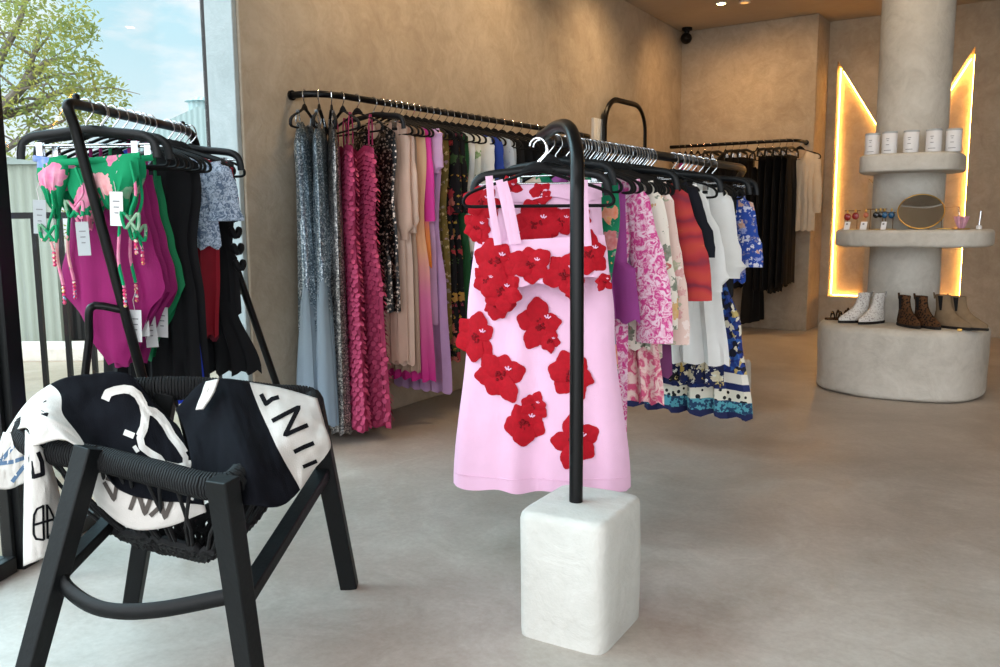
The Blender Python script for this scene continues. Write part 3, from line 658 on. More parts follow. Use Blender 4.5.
def fabric_set():
    F = {}
    F['gown_blue'] = ombre('slate_tulle', [(0, (126, 140, 150)), (.5, (144, 160, 172)), (1, (140, 160, 180))])
    F['seq_grey'] = sequin('silver_sequins', [(92, 100, 110), (150, 160, 170), (196, 204, 210), (64, 70, 80), (120, 128, 136)], 170)
    F['seq_slate'] = sequin('slate_sequins', [(108, 124, 136), (150, 166, 176), (214, 224, 230), (92, 106, 118), (132, 148, 158)], 150)
    F['seq_gun'] = sequin('gunmetal_sequins', [(98, 98, 100), (140, 138, 138), (196, 192, 188), (72, 72, 76), (120, 116, 116)], 150)
    F['pink_petal'] = plain('rose_pink_organza', (178, 58, 100), .6, .2, 20, .3, 120)
    F['pink_petal2'] = plain('rose_pink_petals', (204, 80, 124), .55, .22, 40, .1, 120)
    F['seq_black'] = sequin('black_and_gold_sequins', [(8, 8, 10), (14, 13, 15), (10, 10, 12), (90, 74, 62), (20, 18, 20), (176, 158, 146), (12, 11, 13)], 100, .6)
    F['champ'] = plain('champagne_satin', (216, 180, 160), .45, .1, 6, .06, 200, spec=.5)
    F['champ2'] = plain('pale_champagne_satin', (230, 200, 182), .45, .08, 6, .06, 200, spec=.5)
    F['taupe'] = plain('taupe_chiffon', (178, 152, 134), .7, .1, 6, .06, 200)
    F['ombre_pink'] = ombre('peach_to_pink_ombre', [(0, (232, 196, 160)), (.45, (236, 180, 140)), (.68, (224, 120, 170)), (1, (206, 40, 140))])
    F['hot_pink'] = ombre('pink_to_orange_ombre', [(0, (232, 70, 170)), (.5, (238, 96, 176)), (.75, (240, 150, 90)), (1, (240, 140, 40))])
    F['lilac'] = plain('lilac_cotton', (198, 160, 208), .8, .1, 8, .15)
    F['lilac2'] = plain('pale_lilac_cotton', (210, 172, 214), .8, .1, 8, .15)
    F['olive'] = floral('olive_patchwork', (96, 84, 40), [(26, .34, [(122, 110, 40), (92, 40, 96), (160, 140, 60), (70, 60, 40)], .03)], bgvar=(120, 100, 50))
    F['blackfloral'] = floral('black_floral', (14, 14, 18), [(13, .44, [(166, 52, 60), (190, 110, 96), (60, 86, 50), (186, 140, 70), (120, 40, 60)], .06), (24, .22, [(60, 90, 50), (190, 150, 60), (150, 60, 80)], .03)])
    F['darkgreen'] = plain('bottle_green', (26, 84, 44), .7, .15, 8, .15)
    F['white'] = plain('white_linen', (232, 232, 230), .85, .05, 8, .2)
    F['ivory'] = plain('ivory_linen', (226, 218, 204), .85, .05, 8, .2)
    F['leaf'] = floral('green_leaf_print', (226, 226, 214), [(15, .4, [(50, 120, 40), (80, 150, 50), (30, 90, 40)], .06)])
    F['blue'] = plain('royal_blue', (36, 66, 158), .7, .15, 8, .15)
    F['paleblue'] = floral('pale_blue_print', (196, 208, 220), [(20, .3, [(120, 150, 190), (160, 190, 210)], .04)])
    F['black'] = plain('black_jersey', (13, 14, 18), .85, .15, 8, .2)
    F['black2'] = plain('black_crepe', (18, 18, 22), .75, .15, 8, .2)
    F['teal'] = floral('teal_print', (30, 160, 180), [(14, .38, [(40, 190, 200), (220, 60, 80), (230, 200, 70), (30, 110, 120)], .05)])
    F['greenfloral'] = floral('green_tropical_print', (20, 116, 84), [(10, .46, [(226, 110, 50), (30, 80, 120), (220, 190, 160), (16, 90, 60), (196, 60, 70)], .06), (20, .26, [(40, 150, 100), (14, 70, 60), (230, 150, 60)], .04)], bgvar=(30, 140, 96))
    F['orchid'] = plain('orchid_purple', (150, 62, 136), .75, .12, 8, .15)
    F['toile'] = toile('pink_toile', (214, 68, 146), (246, 214, 230), 36)
    F['creamfloral'] = floral('cream_floral', (240, 232, 220), [(13, .46, [(196, 50, 40), (212, 160, 40), (60, 96, 60), (120, 60, 40)], .05), (26, .2, [(70, 100, 60), (200, 60, 60), (210, 150, 50)], .03)])
    F['blush'] = floral('blush_crochet', (236, 206, 196), [(20, .44, [(214, 140, 140), (170, 170, 130), (246, 226, 220)], .04)])
    F['tiedye'] = None
    F['navy'] = plain('midnight_navy', (14, 16, 28), .8, .12, 8, .15)
    F['monoprint'] = toile('black_and_white_print', (20, 20, 22), (222, 216, 200), 26, .5)
    F['baroque'] = floral('baroque_print', (30, 36, 76), [(14, .46, [(200, 170, 90), (30, 60, 130), (20, 20, 30), (230, 220, 190), (60, 120, 190)], .06), (28, .26, [(210, 190, 130), (20, 40, 100), (240, 240, 230)], .04)])
    F['paisley'] = floral('blue_paisley', (44, 78, 170), [(18, .46, [(80, 120, 206), (24, 44, 120), (190, 202, 232), (60, 96, 190), (196, 140, 110)], .06), (40, .34, [(220, 226, 240), (30, 50, 130)], .03)])
    F['pinkfrill'] = toile('pink_frill_print', (214, 90, 130), (240, 212, 206), 18)
    F['plum'] = plain('plum_cotton', (112, 54, 100), .8, .12)
    F['red'] = plain('deep_red_jersey', (138, 14, 34), .75, .15)
    F['lace'] = toile('pale_blue_lace', (98, 116, 142), (190, 204, 222), 60, .5)
    F['magenta'] = plain('magenta_rib', (150, 26, 104), .7, .1, 8, .3, 160)
    F['swimgreen'] = plain('emerald_rib', (16, 122, 76), .7, .1, 8, .3, 160)
    F['bikini'] = floral('green_hibiscus_print', (18, 150, 100), [(9, .48, [(226, 70, 146), (18, 150, 100), (30, 120, 206), (236, 150, 160), (18, 150, 100), (220, 80, 150)], .05)])
    F['cream'] = plain('cream_knit', (216, 200, 178), .85, .08, 8, .25)
    F['cobalt'] = plain('cobalt_crepe', (30, 60, 190), .7, .1)
    F['burgundy'] = plain('burgundy_crepe', (96, 16, 36), .7, .1)
    F['rust'] = plain('rust_cotton', (190, 96, 60), .8, .1)
    return F
F = fabric_set()
def tiedye():
    t = NT('sunset_tie_dye'); t.set(Roughness=.8)
    w = t.n('ShaderNodeTexWave', Scale=3.2, Distortion=7, Detail=3); w.bands_direction = 'Z'; t.l(t.tc.outputs['Object'], w.inputs[0])
    f = t.math('ADD', t.math('MULTIPLY', w.outputs[0], .75), t.math('MULTIPLY', t.noise(9, 4).outputs[0], .3))
    t.color(t.ramp(f, [(.02, (96, 36, 66)), (.28, (170, 42, 50)), (.6, (184, 54, 58)), (.92, (192, 66, 54)), (1, (214, 130, 78))]).outputs[0]); return t.m
F['tiedye'] = tiedye()
def border():
    t = NT('blue_border_print'); t.set(Roughness=.8)
    v = t.uvv(); vec = t.warp(34, .035); vo = t.vor(42, vec); sx = t.n('ShaderNodeSeparateColor'); t.l(vo.outputs['Color'], sx.inputs[0])
    up = t.ramp(sx.outputs[0], [(0, (24, 40, 110)), (.25, (44, 92, 170)), (.45, (200, 178, 110)), (.55, (16, 18, 40)), (.7, (30, 60, 140)), (.88, (226, 220, 200))], True).outputs[0]
    dots = t.math('LESS_THAN', t.vor(26).outputs['Distance'], .34)
    b1 = t.mix(dots, lin((226, 222, 206)), lin((16, 16, 20)))
    b2 = t.mix(t.math('LESS_THAN', t.noise(40, 3).outputs[0], .5), lin((84, 160, 176)), lin((22, 60, 96)))
    m1 = t.math('GREATER_THAN', v, .80); c = t.mix(m1, up, lin((236, 232, 222)))
    c = t.mix(t.math('GREATER_THAN', v, .845), c, lin((20, 36, 96))); c = t.mix(t.math('GREATER_THAN', v, .875), c, b1)
    c = t.mix(t.math('GREATER_THAN', v, .925), c, b2); c = t.mix(t.math('GREATER_THAN', v, .975), c, lin((18, 26, 76)))
    t.color(c); return t.m
F['border'] = border()
def petals(mat, n, rmax, z0, z1, seed, size=.025):
    def ex(t, P):
        rg = random.Random(seed); mb = MB()
        rows = n
        for j in range(rows):
            v = z0+(z1-z0)*j/rows
            for i in range(14):
                for s in (-1, 1) if j % 2 == 0 else (-1, 1):
                    u = -1+(i+.5+(j % 2)*.5)/7+rg.uniform(-.03, .03)
                    if abs(u) > 1: continue
                    p = P(u, s, v); q = size*rg.uniform(.9, 1.12); tg = P(min(1, u+.06), s, v)-P(max(-1, u-.06), s, v)
                    ax = tg.normalized() if tg.length > 1e-5 else Vector((0, s, 0)); ax = (ax+Vector((0, 0, rg.uniform(-.3, .3)))).normalized(); o_ = Vector((ax.y*-s*s, 0, 0))*0+Vector((u*.006, s*.006, 0))
                    dn = (Vector((u*.16, s*.16, -1))).normalized()
                    pts = [p+o_*.2]+[p+ax*(q*.62*math.cos(b))+dn*(q*.55+q*.55*math.sin(b))+o_*(1+.9*math.sin(b)) for b in [-PI/3+i_*PI*5/3/7 for i_ in range(8)]]
                    mb.add(pts, [(0, k, k+1) for k in range(1, 8)])
        o = mb.build('petal_trim', mat, t, smooth=False); o['kind'] = 'stuff'
    return ex

# ------------------------------------------------------------------ left wall rail
GB = 'gowns and dresses on the left wall rail'
HGB = 'black hangers on the left wall rail'
def B(Y, X=-3.5): return (X, Y, 1.955)
def tulle(z0, L, w, hem, mat, seed):
    def ex(t, P):
        mb, _ = sheet([(0, w, 0), (.4, (w+hem)*.5, 0), (1, hem, 0)], lambda u: z0, lambda u: -L-.1, [(0, .035), (1, .075)], (.02, 11), nu=44, seed=seed); mb.build('tulle_skirt', mat, t)
    return ex
bh = lambda d: 'black velvet hanger holding the '+d
def garB(name, label, cat, mat, Y, L, **k):
    short = k.pop('short'); X = k.pop('X', -3.5); rz = k.pop('rz', rnd.uniform(-6, 4)); hang = k.get('hang', 'velvet')
    k.setdefault('group', GB)
    return garment(name, label, cat, F[mat], B(Y, X), R(rz), L, hlabel=('black velvet hanger' if hang == 'velvet' else 'charcoal clip hanger')+' holding the '+short, hgroup=HGB, **k)
garB('sequin_gown', 'slate sequinned gown with a long blue-grey tulle skirt, first at the rail end', 'gown', 'seq_slate', 3.36, 1.2, X=-3.605, rz=-62, kind='gown', hem=.11, w=.19, waist=.13, thick=.04, bdrop=.05, short='first slate tulle gown at the rail end', extra=tulle(-.85, 1.74, .10, .15, F['gown_blue'], 3))
garB('sequin_gown', 'slate sequinned gown with blue-grey tulle skirt, second from the rail end', 'gown', 'seq_slate', 3.41, 1.2, X=-3.545, rz=-52, kind='gown', hem=.12, w=.19, waist=.13, thick=.035, bdrop=.05, short='second slate tulle gown', extra=tulle(-.85, 1.74, .11, .16, F['gown_blue'], 5))
garB('sequin_gown', 'narrow floor-length gunmetal sequin gown left of the pink petal gowns', 'gown', 'seq_gun', 3.475, 1.80, X=-3.515, rz=-40, kind='gown', hem=.15, w=.19, waist=.14, thick=.035, bdrop=.05, short='narrow gunmetal sequin gown', folds=(.016, 5))
garB('petal_gown', 'long rose-pink gown covered in petals, beside the gunmetal sequin gown', 'gown', 'pink_petal', 3.545, 1.79, rz=-24, kind='gown', hem=.20, w=.18, waist=.12, short='pink petal gown beside the gunmetal gown', extra=petals(F['pink_petal2'], 58, .03, .02, .99, 4), folds=(.018, 4))
garB('petal_gown', 'long rose-pink gown covered in petals, beside the black sequinned dress', 'gown', 'pink_petal', 3.66, 1.79, rz=-10, kind='gown', hem=.25, w=.20, waist=.14, short='pink petal gown beside the black sequinned dress', extra=petals(F['pink_petal2'], 58, .03, .02, .99, 9), folds=(.018, 4))
garB('sequin_dress', 'short black dress with gold and silver sequins behind the pink petal gowns', 'dress', 'seq_black', 3.80, 1.10, kind='dress', hem=.19, w=.18, short='black and gold sequinned dress', hang='clip', top=-.13)
sl = (.62, .055, .05, .015)
garB('satin_blouse_dress', 'champagne satin long-sleeved dress next to the black sequinned dress', 'dress', 'champ', 3.87, 1.44, kind='dress', hem=.17, w=.17, short='first champagne satin dress', slv=(.66, .05, .06, .0, .6))
garB('satin_blouse_dress', 'paler champagne satin dress with tie cuffs, second of the satin dresses', 'dress', 'champ2', 3.925, 1.47, kind='dress', hem=.17, w=.18, short='paler champagne satin dress', slv=(.62, .035, .06, .0, .6))
garB('chiffon_dress', 'taupe chiffon dress hanging behind the two champagne satin dresses', 'dress', 'taupe', 3.975, 1.52, kind='dress', hem=.18, w=.18, short='taupe chiffon dress')
garB('ombre_dress', 'peach dress fading to bright pink at its hem', 'dress', 'ombre_pink', 4.03, 1.58, kind='dress', hem=.23, w=.2, xo=.02, short='peach to pink ombre dress')
garB('ombre_dress', 'hot pink sleeved dress shading to orange at the hem', 'dress', 'hot_pink', 4.085, .88, kind='dress', hem=.20, w=.18, short='hot pink and orange dress', slv=(.55, .05, .05, .02))
garB('lilac_dress', 'pale lilac midi dress with ruffled shoulders', 'dress', 'lilac2', 4.145, 1.24, kind='dress', hem=.2, w=.19, short='pale lilac ruffled dress', slv=(.26, .075, .06, .02, .6))
garB('lilac_dress', 'long plain lilac dress reaching almost to the floor', 'dress', 'lilac', 4.20, 1.68, kind='dress', hem=.26, w=.19, short='long lilac dress')
garB('patchwork_dress', 'olive and brown patchwork print dress right of the lilac dresses', 'dress', 'olive', 4.265, 1.35, kind='dress', hem=.2, w=.19, short='olive patchwork dress')
garB('floral_dress', 'black dress with red and gold flowers, nearer of the two', 'dress', 'blackfloral', 4.33, 1.5, kind='dress', hem=.22, w=.19, short='nearer black floral dress', slv=(.5, .05, .05, .02))
garB('floral_dress', 'black dress with red and gold flowers, farther of the two', 'dress', 'blackfloral', 4.40, 1.4, kind='dress', hem=.22, w=.19, short='farther black floral dress', slv=(.5, .05, .05, .02))
garB('green_dress', 'bottle green dress between the black floral and white dresses', 'dress', 'darkgreen', 4.475, 1.4, kind='dress', hem=.22, w=.19, short='bottle green dress')
garB('white_shirt', 'white linen shirt next to the bottle green dress', 'shirt', 'white', 4.545, .8, kind='shirt', hem=.2, w=.19, short='white linen shirt by the green dress')
garB('leaf_print_shirt', 'white shirt with green leaf print on the left wall rail', 'shirt', 'leaf', 4.62, .85, kind='shirt', hem=.2, w=.19, short='green leaf print shirt')
garB('white_shirt', 'white linen shirt between the leaf print and the blue dresses', 'shirt', 'white', 4.69, .8, kind='shirt', hem=.2, w=.19, short='white shirt by the blue dresses', slv=(.5, .05, .05, .02))
garB('blue_dress', 'royal blue dress on the left wall rail, nearer of two', 'dress', 'blue', 4.77, 1.3, kind='dress', hem=.2, w=.19, short='nearer royal blue dress', slv=(.3, .06, .06, .03))
garB('blue_dress', 'royal blue dress on the left wall rail, farther of two', 'dress', 'blue', 4.85, 1.3, kind='dress', hem=.2, w=.19, short='farther royal blue dress')
garB('printed_shirt', 'pale blue printed shirt above the dark hangers, nearer of two', 'shirt', 'paleblue', 4.94, .9, kind='shirt', hem=.2, w=.19, short='nearer pale blue shirt', slv=(.5, .05, .05, .03))
garB('printed_shirt', 'pale blue printed shirt above the dark hangers, farther of two', 'shirt', 'paleblue', 5.03, .9, kind='shirt', hem=.2, w=.19, short='farther pale blue shirt')
for i in range(11):
    Y = 5.13+i*.115
    garment('black_dress', 'black dress toward the far end of the left wall rail, mostly behind other clothes', 'dress', F['black' if i % 3 else 'black2'], B(Y), R(rnd.uniform(-5, 5)), 1.2, kind='dress', hem=.2, w=.185, group='black dresses at the far end of the left wall rail', hlabel='black velvet hanger with a black dress, far end of the left wall rail', hgroup='hangers of the black dresses on the left wall rail', hang='clip' if i in (9,) else 'velvet')

# ------------------------------------------------------------------ centre rack
GCc = 'clothes on the centre rack'; HGC = 'hangers on the centre rack'
def garC(name, label, cat, mat, Y, L, **k):
    short = k.pop('short'); rz = k.pop('rz', rnd.uniform(-4, 4)); hang = k.get('hang', 'velvet'); x = k.pop('X', -1.70)
    return garment(name, label, cat, F[mat] if isinstance(mat, str) else mat, (x, Y, ZC), R(rz), L, group=GCc, hlabel=('black velvet hanger' if hang == 'velvet' else 'charcoal clip hanger')+' holding the '+short, hgroup=HGC, **k)
garC('printed_blouse', 'turquoise printed top peeking out left of the flowered pink skirt', 'top', 'teal', 2.80, .58, kind='shirt', hem=.23, w=.21, short='turquoise printed blouse', rz=14, top=-.24)
garC('green_skirt', 'bottle green skirt mostly hidden behind the flowered pink skirt', 'skirt', 'darkgreen', 2.86, .6, kind='skirt', hem=.2, w=.18, hang='clip', short='hidden bottle green skirt')
garC('tropical_dress', 'long green tropical print dress right behind the flowered pink skirt', 'dress', 'greenfloral', 2.94, 1.27, kind='dress', hem=.25, w=.225, short='green tropical dress', folds=(.02, 5))
garC('purple_blouse', 'orchid purple blouse hanging beside the green tropical dress', 'blouse', 'orchid', 3.05, .60, kind='shirt', hem=.25, w=.2, waist=.21, short='orchid purple blouse', xo=.025)
def sash(t, P):
    mb = MB(); pts = catmull([(.10, -.045, -.75), (.115, -.06, -.95), (.12, -.05, -1.2), (.135, -.045, -1.48)], 5)
    mb.tube(pts, .024, 8, flat=(.10, 1), up=(0, 1, 0)); mb.build('sash', F['toile'], t)
garC('toile_dress', 'pink and white toile wrap dress with a hanging sash', 'dress', 'toile', 3.13, 1.12, kind='dress', hem=.18, w=.2, short='pink toile wrap dress', slv=(.64, .055, .085, .11), extra=sash)
garC('lilac_camisole', 'thin lilac top between the pink toile and the cream floral dresses', 'top', 'lilac', 3.195, .6, kind='shirt', hem=.2, w=.2, short='thin lilac top')
garC('floral_blouse', 'cream blouse with red, mustard and green flowers', 'blouse', 'creamfloral', 3.265, .74, kind='shirt', hem=.22, w=.2, short='cream floral blouse', slv=(.60, .055, .065, .09))
garC('pink_frill_dress', 'pink printed dress with a frilled hem below the cream floral blouse', 'dress', 'pinkfrill', 3.32, .98, kind='dress', hem=.26, w=.19, short='pink frill-hem dress', folds=(.03, 8))
garC('crochet_blouse', 'blush pink blouse with crochet trim and long sleeves', 'blouse', 'blush', 3.385, .80, kind='shirt', hem=.22, w=.2, short='blush crochet blouse', slv=(.68, .05, .06, .09, 1.2))
garC('plum_skirt', 'plum skirt whose hem shows under the pink frill dress', 'skirt', 'plum', 3.44, .82, kind='skirt', hem=.24, w=.18, hang='clip', short='plum skirt')
garC('tie_dye_shirt', 'orange-red tie-dyed shirt with wide sleeves', 'shirt', 'tiedye', 3.52, .52, kind='shirt', hem=.24, w=.2, short='orange-red tie-dyed shirt', slv=(.50, .06, .10, .11))
garC('white_blouse', 'white blouse half hidden between the tie-dyed shirt and the navy top', 'blouse', 'ivory', 3.575, .5, kind='shirt', hem=.2, w=.2, short='white blouse by the tie-dyed shirt')
garC('navy_blouse', 'midnight navy short-sleeved top behind the tie-dyed shirt', 'top', 'navy', 3.635, .62, kind='shirt', hem=.22, w=.2, short='navy short-sleeved top', slv=(.32, .06, .09, .09))
garC('white_blouse', 'white linen blouse with full sleeves in front of the white skirt', 'blouse', 'white', 3.73, .60, kind='shirt', hem=.22, w=.2, short='full-sleeved white blouse', slv=(.48, .06, .10, .10, .7))
garC('white_skirt', 'long white linen skirt clipped to a hanger', 'skirt', 'white', 3.98, .84, kind='skirt', hem=.31, w=.19, hang='clip', short='long white skirt', folds=(.03, 6))
garC('lace_blouse', 'white lace-trimmed blouse with loose sleeves behind the white skirt', 'blouse', 'white', 4.06, .58, kind='shirt', hem=.22, w=.2, short='lace-trimmed white blouse', slv=(.44, .06, .10, .05, .8))
garC('mono_shirt', 'black and white printed shirt behind the lace-trimmed blouse', 'shirt', 'monoprint', 4.12, .7, kind='shirt', hem=.2, w=.2, short='black and white printed shirt')
garC('baroque_dress', 'gold and navy baroque print dress next to the white lace blouse', 'dress', 'baroque', 4.18, 1.05, kind='dress', hem=.22, w=.19, short='gold and navy baroque dress')
garC('border_print_dress', 'wide blue maxi dress with banded border hem near the floor', 'dress', 'border', 4.24, 1.22, kind='dress', hem=.40, w=.2, short='blue border-print maxi dress', folds=(.03, 6), waist=.2, xo=-.05)
garC('black_shirt', 'black shirt between the border-print maxi and the blue paisley top', 'shirt', 'black2', 4.33, .6, kind='shirt', hem=.2, w=.2, short='black shirt on the centre rack')
garC('paisley_blouse', 'royal blue paisley scarf-print top at the far end of the centre rack', 'top', 'paisley', 4.42, .47, kind='shirt', hem=.22, w=.2, short='blue paisley top', hang='clip', top=-.14, slv=(.36, .06, .085, .06))
garC('scarf_print_blouse', 'blue printed top hanging last on the centre rack', 'top', 'paisley', 4.52, .50, kind='shirt', hem=.2, w=.19, short='last blue printed top', hang='clip', top=-.14)
# bare hangers waiting between the clothes
for Y in (3.075, 3.10, 3.16, 3.17, 3.225, 3.24, 3.36, 3.41, 3.48, 3.30, 3.545, 3.60, 3.655, 3.69, 3.98, 4.075, 4.165):
    hanger('velvet', (-1.70, Y, ZC), R(rnd.uniform(-9, 9)), 'bare black velvet hanger squeezed between clothes on the centre rack', 'bare hangers on the centre rack')

# flowered pink skirt and bandeau at the near end of the centre rack
M['pink_linen'] = plain('pale_pink_linen', (234, 188, 217), .85, .04, 10, .25, 260)
M['flower_red'] = plain('crimson_applique', (172, 0, 26), .8, .16, 60, .35, 140)
M['flower_dark'] = plain('dark_crimson', (126, 0, 18), .85, .1, 60, .3, 140)
SKC = Vector((-1.635, 2.64, 0)); SKR = math.atan2(.44, .9); skx = Vector((math.cos(SKR), math.sin(SKR), 0)); skn = Vector((math.sin(SKR), -math.cos(SKR), 0))
def skl(px, py, off=0.0):      # measured point on the skirt's plane -> its own (x, z)
    d = ray(px, py); k = ((SKC+skn*off-EYE).dot(skn))/d.dot(skn); p = EYE+d*k
    return ((p-SKC).dot(skx), p.z)
def flower(mb, P_on, x, z, r, rg, npet=6, tilt=0):
    a0 = rg.uniform(0, 6.28)
    for k in range(npet):
        a = a0+2*PI*k/npet+rg.uniform(-.22, .22); L = r*rg.uniform(.85, 1.18); wd_ = r*rg.uniform(.38, .5); pointy = rg.random() < .2
        off = .003+.0035*(k % 3); n = 26; vs = []; 
        cx, cz = x+math.cos(a)*L*.52, z+math.sin(a)*L*.52
        for ring, hgt in ((1.0, 0), (.55, .005), (0, .0035)):
            for i in range(n if ring else 1):
                b = 2*PI*i/n; ex, ez = math.cos(b), math.sin(b)
                rl, rw = L*.54, wd_*(1-.35*max(0, ex) if pointy else 1)
                lob = .93+.16*abs(math.cos(2.5*b)) 
                lx, lz = ex*rl*ring*lob, ez*rw*ring*lob
                qx, qz = cx+math.cos(a)*lx-math.sin(a)*lz, cz+math.sin(a)*lx+math.cos(a)*lz
                p = P_on(qx, qz); vs.append((p.x, p.y-off-hgt, p.z))
        fs = []
        for i in range(n):
            j = (i+1) % n; fs.append((i, j, n+j, n+i)); fs.append((n+i, n+j, 2*n))
        mb.add(vs, fs, 0)
    for k in range(12):
        a = rg.uniform(0, 6.28); q = r*.26*math.sqrt(rg.random()); p = P_on(x+math.cos(a)*q, z+math.sin(a)*q); mb.ball((p.x, p.y-.011, p.z), r*.075, 6, 1)
    return mb
def flower_part(t, P_on, x, z, r, rg, npet=6, mark=False):
    mb = flower(MB(), P_on, x, z, r, rg, npet)
    if mark:
        for k in range(3):
            a = .6+k*.8; pts = [P_on(x+r*.34+math.cos(a)*r*q, z+r*.25+math.sin(a)*r*q)+Vector((0, -.0145, 0)) for q in (.04, .12, .2)]
            mb.tube(pts, r*.035, 5, mi=2)
    return mb.build('flower_applique', [M['flower_red'], M['flower_dark'], M['pink_linen']], t)
t = empty('flowered_skirt', tuple(SKC), SKR); tag(t, 'pale pink A-line midi skirt with red flower appliques, hanging in front', 'skirt', None)
w0, w1 = .222, .335; zt_, zb_ = 1.378, .262
mb, PS = sheet([(0, w0, -.005), (.06, w0+.003, -.005), (.45, .272, .0), (1, w1, 0)], lambda u: zt_, lambda u: zb_+.006*u, [(0, .010), (.1, .035), (1, .085)], (.011, 3.4), nu=40, nv=44, seed=21, hem=.006)
mb.build('skirt_panel', M['pink_linen'], t)
def S_on(x, z):
    v = min(1, max(0, (zt_-z)/(zt_-zb_))); hw = interp([(0, w0), (.06, w0+.003), (.45, .272), (1, w1)], v); u = max(-.97, min(.97, x/hw)); p = PS(u, -1, v); return Vector((x, p.y, z))
mw, _ = sheet([(0, w0+.002, -.005), (1, w0+.006, -.005)], lambda u: zt_+.003, lambda u: zt_-.05, [(0, .013), (1, .032)], (.001, 2), nv=4, seed=21); mw.build('waistband', M['pink_linen'], t)
mh = MB(); mh.tube([PS(u/20*.97, -1, .955)+Vector((0, -.0008, 0)) for u in range(-20, 21)], .0018, 5); mh.build('hem_stitching', M['pink_linen'], t)
rg = random.Random(11)
kpx = CF/2.95
for (px, py, pr) in ((480, 203, 20), (476, 228, 17), (508, 188, 13), (536, 224, 24), (541, 194, 13), (561, 222, 17), (577, 218, 13),
                     (497, 304, 18), (475, 338, 25), (540, 324, 26), (550, 341, 13), (501, 375, 27), (571, 374, 26), (534, 405, 15), (525, 421, 25), (575, 440, 27)):
    x, z = skl(px, py, .05); flower_part(t, S_on, x, z, pr/kpx*.9, rg, rg.choice((5, 6, 6, 7)), True)
hanger('clip', (SKC.x-.0, SKC.y+.0, 1.515), SKR, 'broad charcoal clip hanger from which the flowered pink skirt hangs', 'hangers of the flowered skirt and bandeau')
# bandeau top on a velvet hanger in front
t = empty('bandeau', tuple(SKC+skn*.10), SKR); tag(t, 'pale pink bandeau top with red flowers and thin straps over the skirt', 'top')
bz1 = 1.19; bz0 = 1.035
mb, PB = sheet([(0, .215, .02), (.5, .226, .02), (1, .228, .025)], lambda u: bz1+.012*u, lambda u: bz0+.028*u, [(0, .012), (.2, .028), (1, .03)], (.004, 5), nu=30, nv=10, seed=5, hem=.004)
mb.build('band', M['pink_linen'], t)
def B_on(x, z):
    v = min(1, max(0, (bz1-z)/(bz1-bz0))); u = max(-.98, min(.98, (x-.02)/.226)); p = PB(u, -1, v); return Vector((x, p.y, z))
for (px, py, pr) in ((494, 262, 25), (530, 266, 22), (564, 274, 23), (588, 254, 22), (500, 292, 21), (604, 282, 10), (485, 282, 17), (573, 293, 10)):
    x, z = skl(px, py, .15); flower_part(t, B_on, x, z, pr/kpx*.88, rg, rg.choice((5, 6)), True)
def strap(pxs, off=.135, w=.013):
    P = [Vector((skl(x, y, off)[0], -.035-.006*(i % 2), skl(x, y, off)[1])) for i, (x, y) in enumerate(pxs)]
    MB().tube(catmull(P, 4), w, 8, flat=(.12, 1), up=(0, 1, 0)).build('strap', M['pink_linen'], t)
strap([(489, 176), (492, 205), (498, 245)]); strap([(499, 180), (505, 205), (513, 244)]); strap([(504, 182), (511, 207), (518, 244)], .128); strap([(584, 180), (585, 210), (588, 246)])
h2 = hanger('velvet', tuple(SKC+skn*.085+Vector((0, 0, 1.512))), SKR, 'black velvet hanger carrying the pale pink bandeau top', 'hangers of the flowered skirt and bandeau'); h2.scale = (1.13, 1.2, 1.06)

# ------------------------------------------------------------------ back wall rail
def D(X): return (X, 9.4, 2.09)
HGD = 'hangers on the back wall rail'
for i, (X, mat, lab, L, kd) in enumerate(((-3.93, 'cream', 'cream knit top nearest the corner on the back rail', .6, 'shirt'), (-3.86, 'hot_pink', 'hot pink top near the corner on the back rail', .6, 'shirt'), (-3.79, 'blush', 'blush printed top near the corner on the back rail', .6, 'shirt'), (-3.71, 'champ', 'champagne satin top on the back rail left of the black clothes', .7, 'shirt'), (-3.63, 'taupe', 'taupe draped top at the left edge of the black clothes', .75, 'shirt'))):
    garment('knit_jumper' if i == 0 else 'sleeveless_blouse', lab, 'top', F[mat], D(X), R(90+rnd.uniform(-5, 5)), L, kind=kd, hem=.2, w=.19, group='tops on the back wall rail', hlabel='black velvet hanger holding the '+lab.replace(' on the back rail', '').replace(' left of the black clothes', ''), hgroup=HGD)
bl_ = [(-3.55, 'trousers', 1.30), (-3.47, 'trousers', 1.34), (-3.39, 'dress', 1.55), (-3.31, 'trousers', 1.40), (-3.23, 'trousers', 1.38), (-3.15, 'trousers', 1.42), (-3.03, 'gown', 1.86), (-2.95, 'trousers', 1.44), (-2.87, 'trousers', 1.44), (-2.79, 'trousers', 1.46), (-2.72, 'trousers', 1.40), (-2.655, 'trousers', 1.36)]
for X, kd, L in bl_:
    if kd == 'trousers':
        garment('black_trousers', 'black trousers hanging in the row on the back wall rail', 'trousers', F['black'], D(X), R(90+rnd.uniform(-4, 4)), L, kind='trousers', hem=.22, w=.2, hang='clip', group='black trousers on the back wall rail', hlabel='charcoal clip hanger holding black trousers on the back wall rail', hgroup='clip hangers of the black trousers')
    elif kd == 'dress':
        garment('black_dress', 'black sleeveless dress among the trousers on the back wall rail', 'dress', F['black2'], D(X), R(92), L, kind='dress', hem=.24, w=.2, hlabel='black velvet hanger holding the black sleeveless dress on the back rail', hgroup=HGD)
    else:
        garment('black_gown', 'long black flared gown hanging lowest on the back wall rail', 'gown', F['black'], D(X), R(88), L, kind='gown', hem=.34, w=.2, waist=.14, hlabel='black velvet hanger holding the long black gown', hgroup=HGD, folds=(.03, 5))
garment('cream_blouse', 'cream long-sleeved blouse at the right end of the back wall rail', 'blouse', F['cream'], (-2.625, 9.56, 2.09), R(-8), .86, kind='shirt', hem=.2, w=.2, slv=(.62, .05, .05, .03), hlabel='black velvet hanger holding the cream blouse', hgroup=HGD)

